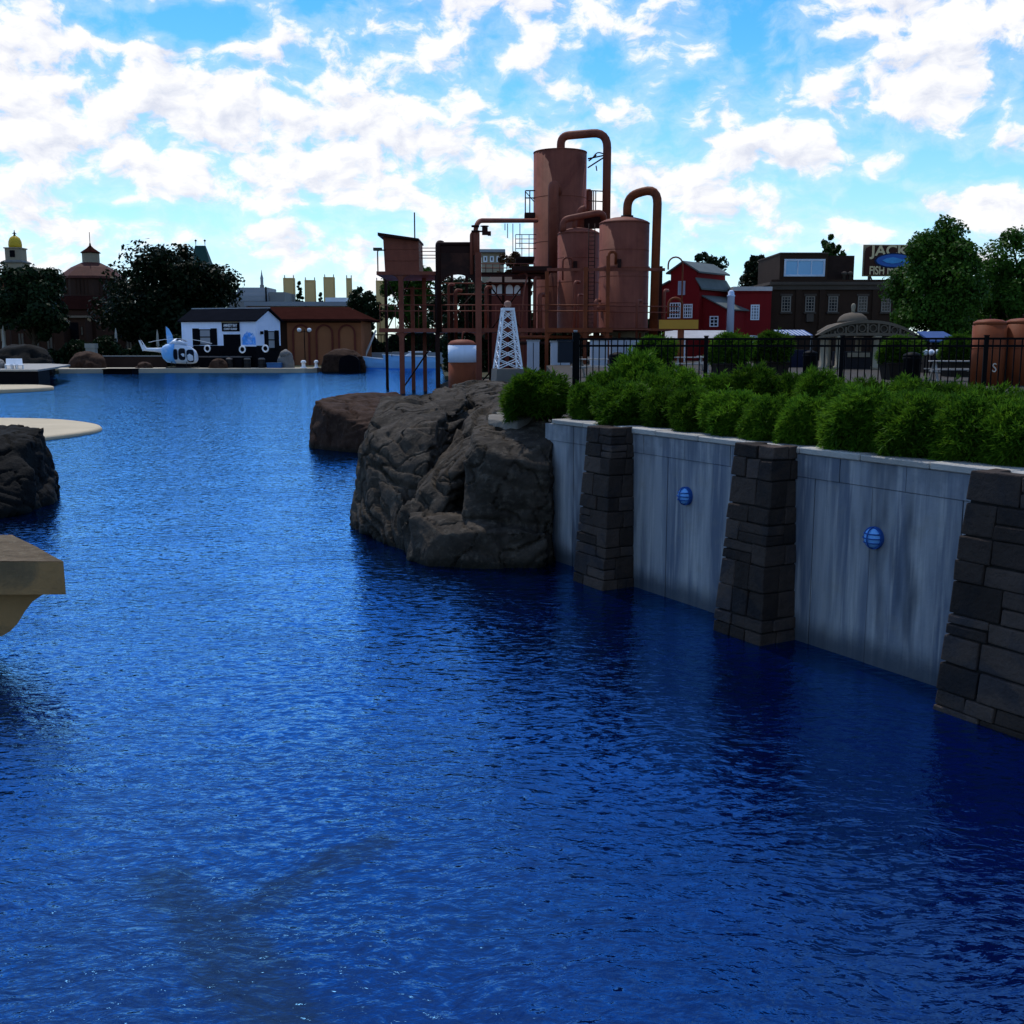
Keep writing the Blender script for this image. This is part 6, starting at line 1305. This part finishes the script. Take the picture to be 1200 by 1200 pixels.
# picnic tables and benches behind the fence
TIM = mat('grey_table', (.30, .29, .28), .7, .15, 2)
for px, Y, lab in ((812, 52, 'grey picnic table behind the fence in front of the white awning'), (838, 56, 'grey picnic table behind the fence close to the white chimney'), (700, 45, 'grey picnic table behind the fence near the dark cabinet'), (1120, 40, 'grey picnic table behind the fence beside the short domed tanks')):
    b = V(px, HY, Y); e = empty('picnic_table', (b.x, b.y, ZP), R(random.uniform(-20, 20)), lab, 'table', 'picnic tables on the plaza')
    for i in range(4): MB().box(-.9, .9, -.36 + i * .185, -.19 + i * .185, .72, .76).build('plank', TIM, e)
    for sy in (-.75, .75): MB().box(-.9, .9, sy - .13, sy + .13, .42, .46).build('bench', TIM, e)
    for sx in (-.7, .7):
        MB().bar((sx, -.6, 0), (sx, -.1, .716), .07).build('leg', TIM, e); MB().bar((sx, .6, 0), (sx, .1, .716), .07).build('leg', TIM, e); MB().box(sx - .034, sx + .034, -.85, .85, .345, .415).build('crossbar', TIM, e)

# dark planting and shop backs beyond the refinery and the plaza
def hedge(name, label, px0, px1, ytop, Y, zg, m_, nleaf, leaf, seed, dep=3.0):
    r_ = np.random.default_rng(seed); x0, x1 = gx(px0, Y), gx(px1, Y); ht = V(600, ytop, Y).z - zg
    x = r_.uniform(x0, x1, nleaf); hh = ht * (.72 + .28 * np.sin(x * .9 + seed) * np.sin(x * .37 + 1)); z = hh * r_.random(nleaf) ** .8; y = Y + r_.uniform(0, dep, nleaf)
    pos = np.stack([x - x0, y - Y, z], 1); nrm = r_.standard_normal((nleaf, 3)); nrm /= np.linalg.norm(nrm, axis=1)[:, None]
    a = np.cross(nrm, r_.standard_normal((nleaf, 3))); a /= np.linalg.norm(a, axis=1)[:, None]; b = np.cross(nrm, a); s_ = leaf * r_.uniform(.6, 1.3, nleaf)[:, None]
    vs = np.stack([pos - a * s_ * .5, pos - b * s_ * .3, pos + a * s_ * .5, pos + b * s_ * .3], 1).reshape(-1, 3); i = np.arange(nleaf) * 4
    e = empty(name, (x0, Y, zg), 0, label, 'hedge'); link('foliage', np_mesh('foliage', vs, np.stack([i, i + 1, i + 2, i + 3], 1), m_), e)
    st = MB()
    for k in range(int((x1 - x0) / 1.5)): st.tube([(k * 1.5 + .5, dep / 2, -.05), (k * 1.5 + .6, dep / 2, ht * .7)], [.07, .03], 5)
    st.build('stems', BARK, e); return e
hedge('hedge', 'long dark hedge behind the rusty platform and under its tanks', 520, 800, 366, 124, .4, LEAF_D, 20000, .6, 31)
hedge('hedge', 'dark hedge behind the moored boats and grey railing', 426, 530, 380, 184, .4, LEAF_D, 10000, .7, 34)
hedge('hedge', 'dark hedge on the plaza behind the blue canopy stall', 1040, 1290, 378, 84, 2.16, LEAF_D, 12000, .42, 32)
hedge('hedge', 'dark clipped hedge on the far shore under the trees behind the low brown wall', 60, 290, 392, 156, .4, LEAF_D, 9000, .6, 33)

# extra steelwork on the refinery: rear posts, braces, mid-level rails, standpipes
for px, yt, Y in ((455, 323, 86), (531, 322, 86), (548, 322, 86), (575, 330, 84), (590, 322, 88), (620, 318, 86), (650, 330, 95), (697, 320, 90)): post(px, yt, -.6, Y, .22, RUSTD)
def steel(a, b, r_, m_=RUST, name='brace', Y=YP): MB().tube([(PX(a[0], Y), Y - YP, PZ(a[1], Y)), (PX(b[0], Y), Y - YP, PZ(b[1], Y))], r_, 6).build(name, m_, plat)
for a, b, Y in (((455, 388), (485, 325), 85), ((485, 388), (455, 325), 85), ((516, 388), (560, 340), 85), ((560, 388), (516, 340), 85), ((575, 388), (612, 335), 84), ((612, 388), (575, 335), 84), ((473, 455), (514, 395), 80), ((562, 450), (612, 395), 80)): steel(a, b, .06, RUSTD, 'brace', Y)
for y1, y2 in ((332, 338), (345, 346)):
    steel((516, y1), (612, y1), .05, RUST, 'cross_tube', 83); steel((472, y2), (516, y2), .05, RUST, 'cross_tube', 82)
MB().box(PX(562, 82), PX(640, 82), 3.6, 6.5, PZ(322, 82), PZ(319.5, 82)).build('gangway', RUSTD, plat)
for py in (309, 314): steel((562, py), (626, py), .035, RUST, 'handrail', 81.8)
for i in range(9): steel((562 + i * 8, 319.5), (562 + i * 8, 309), .03, RUST, 'baluster', 81.8)
for px, yt, r_, Y in ((527, 333, .10, 81), (535, 340, .14, 81), (570, 336, .12, 80), (626, 325, .12, 79), (632, 345, .16, 79), (672, 330, .12, 79.5), (676, 345, .08, 79.5), (696, 352, .14, 78.5), (744, 352, .10, 77.2), (775, 340, .12, 80)): MB().tube(pipe([(PX(px, Y), Y - YP, PZ(398, Y)), (PX(px, Y), Y - YP, PZ(yt, Y)), (PX(px + 6, Y), Y - YP + .8, PZ(yt, Y))], .35), r_, 8).build('standpipe', RUST, plat)
for y_ in (395, 402): steel((600, y_), (716, y_), .12, RUST2 if y_ == 395 else RUSTD, 'low_pipe', 77)
for px in (604, 622, 668, 700, 724, 748): steel((px, 390), (px, 425), .09, RUST2, 'leg', 77.4)
lad = MB(); xl_ = PX(691, 79.3)
for sx in (-.22, .22): lad.tube([(xl_ + sx, 1.3, PZ(388, 79.3)), (xl_ + sx, 1.3, PZ(262, 79.3))], .035, 6)
for i in range(26): lad.tube([(xl_ - .22, 1.3, PZ(388 - i * 4.8, 79.3)), (xl_ + .22, 1.3, PZ(388 - i * 4.8, 79.3))], .025, 5)
lad.build('ladder', RUSTD, plat)
MB().box(PX(716, 78), PX(768, 78), -.3, .2, PZ(388, 78), PZ(385, 78)).build('deck_beam', RUST2, plat)

# planted boxes and bins on the plaza behind the fence
PBX = mat('planter_dark', (.02, .015, .012), .8)
for px, Y, hh_, lab in ((856, 40, 1.2, 'dark planter box with a round bush behind the fence near the white chimney'), (905, 44, 1.3, 'dark planter box with a round bush beside the striped stall'), (1055, 42, 1.1, 'dark planter box with a round bush beside the stone kiosk'), (768, 42, 1.1, 'dark planter box with a round bush beside the rust-red sign post'), (1125, 46, 1.2, 'dark planter box with a round bush beside the short domed tanks')):
    b = V(px, HY, Y); e = empty('planter', (b.x, b.y, ZP), 0, lab, 'planter', 'planters on the plaza')
    MB().hexa([(-.5, -.5, 0), (.5, -.5, 0), (.5, .5, 0), (-.5, .5, 0), (-.6, -.6, .6), (.6, -.6, .6), (.6, .6, .6), (-.6, .6, .6)]).build('box', PBX, e); MB().box(-.65, .65, -.65, .65, .603, .66).build('rim', PBX, e)
    f_ = link('foliage', SH[1], e, (0, 0, .6)); f_.scale = (1.5, 1.5, hh_)
for px, Y, lab in ((724, 38, 'dark litter bin behind the fence near the tall shrub'), (950, 48, 'dark litter bin between the striped stall and the kiosk'), (1070, 38, 'dark litter bin behind the fence beside the kiosk planter')):
    b = V(px, HY, Y); e = empty('litter_bin', (b.x, b.y, ZP), 0, lab, 'bin', 'litter bins on the plaza')
    MB().lathe([(.26, 0), (.30, .1), (.30, .8), (.33, .84), (.33, .9)], n=18).build('drum', BLACKM, e); MB().lathe([(.33, .903), (.30, 1.0), (.12, 1.08), (.02, 1.09)], n=18).build('lid', BLACKM, e)
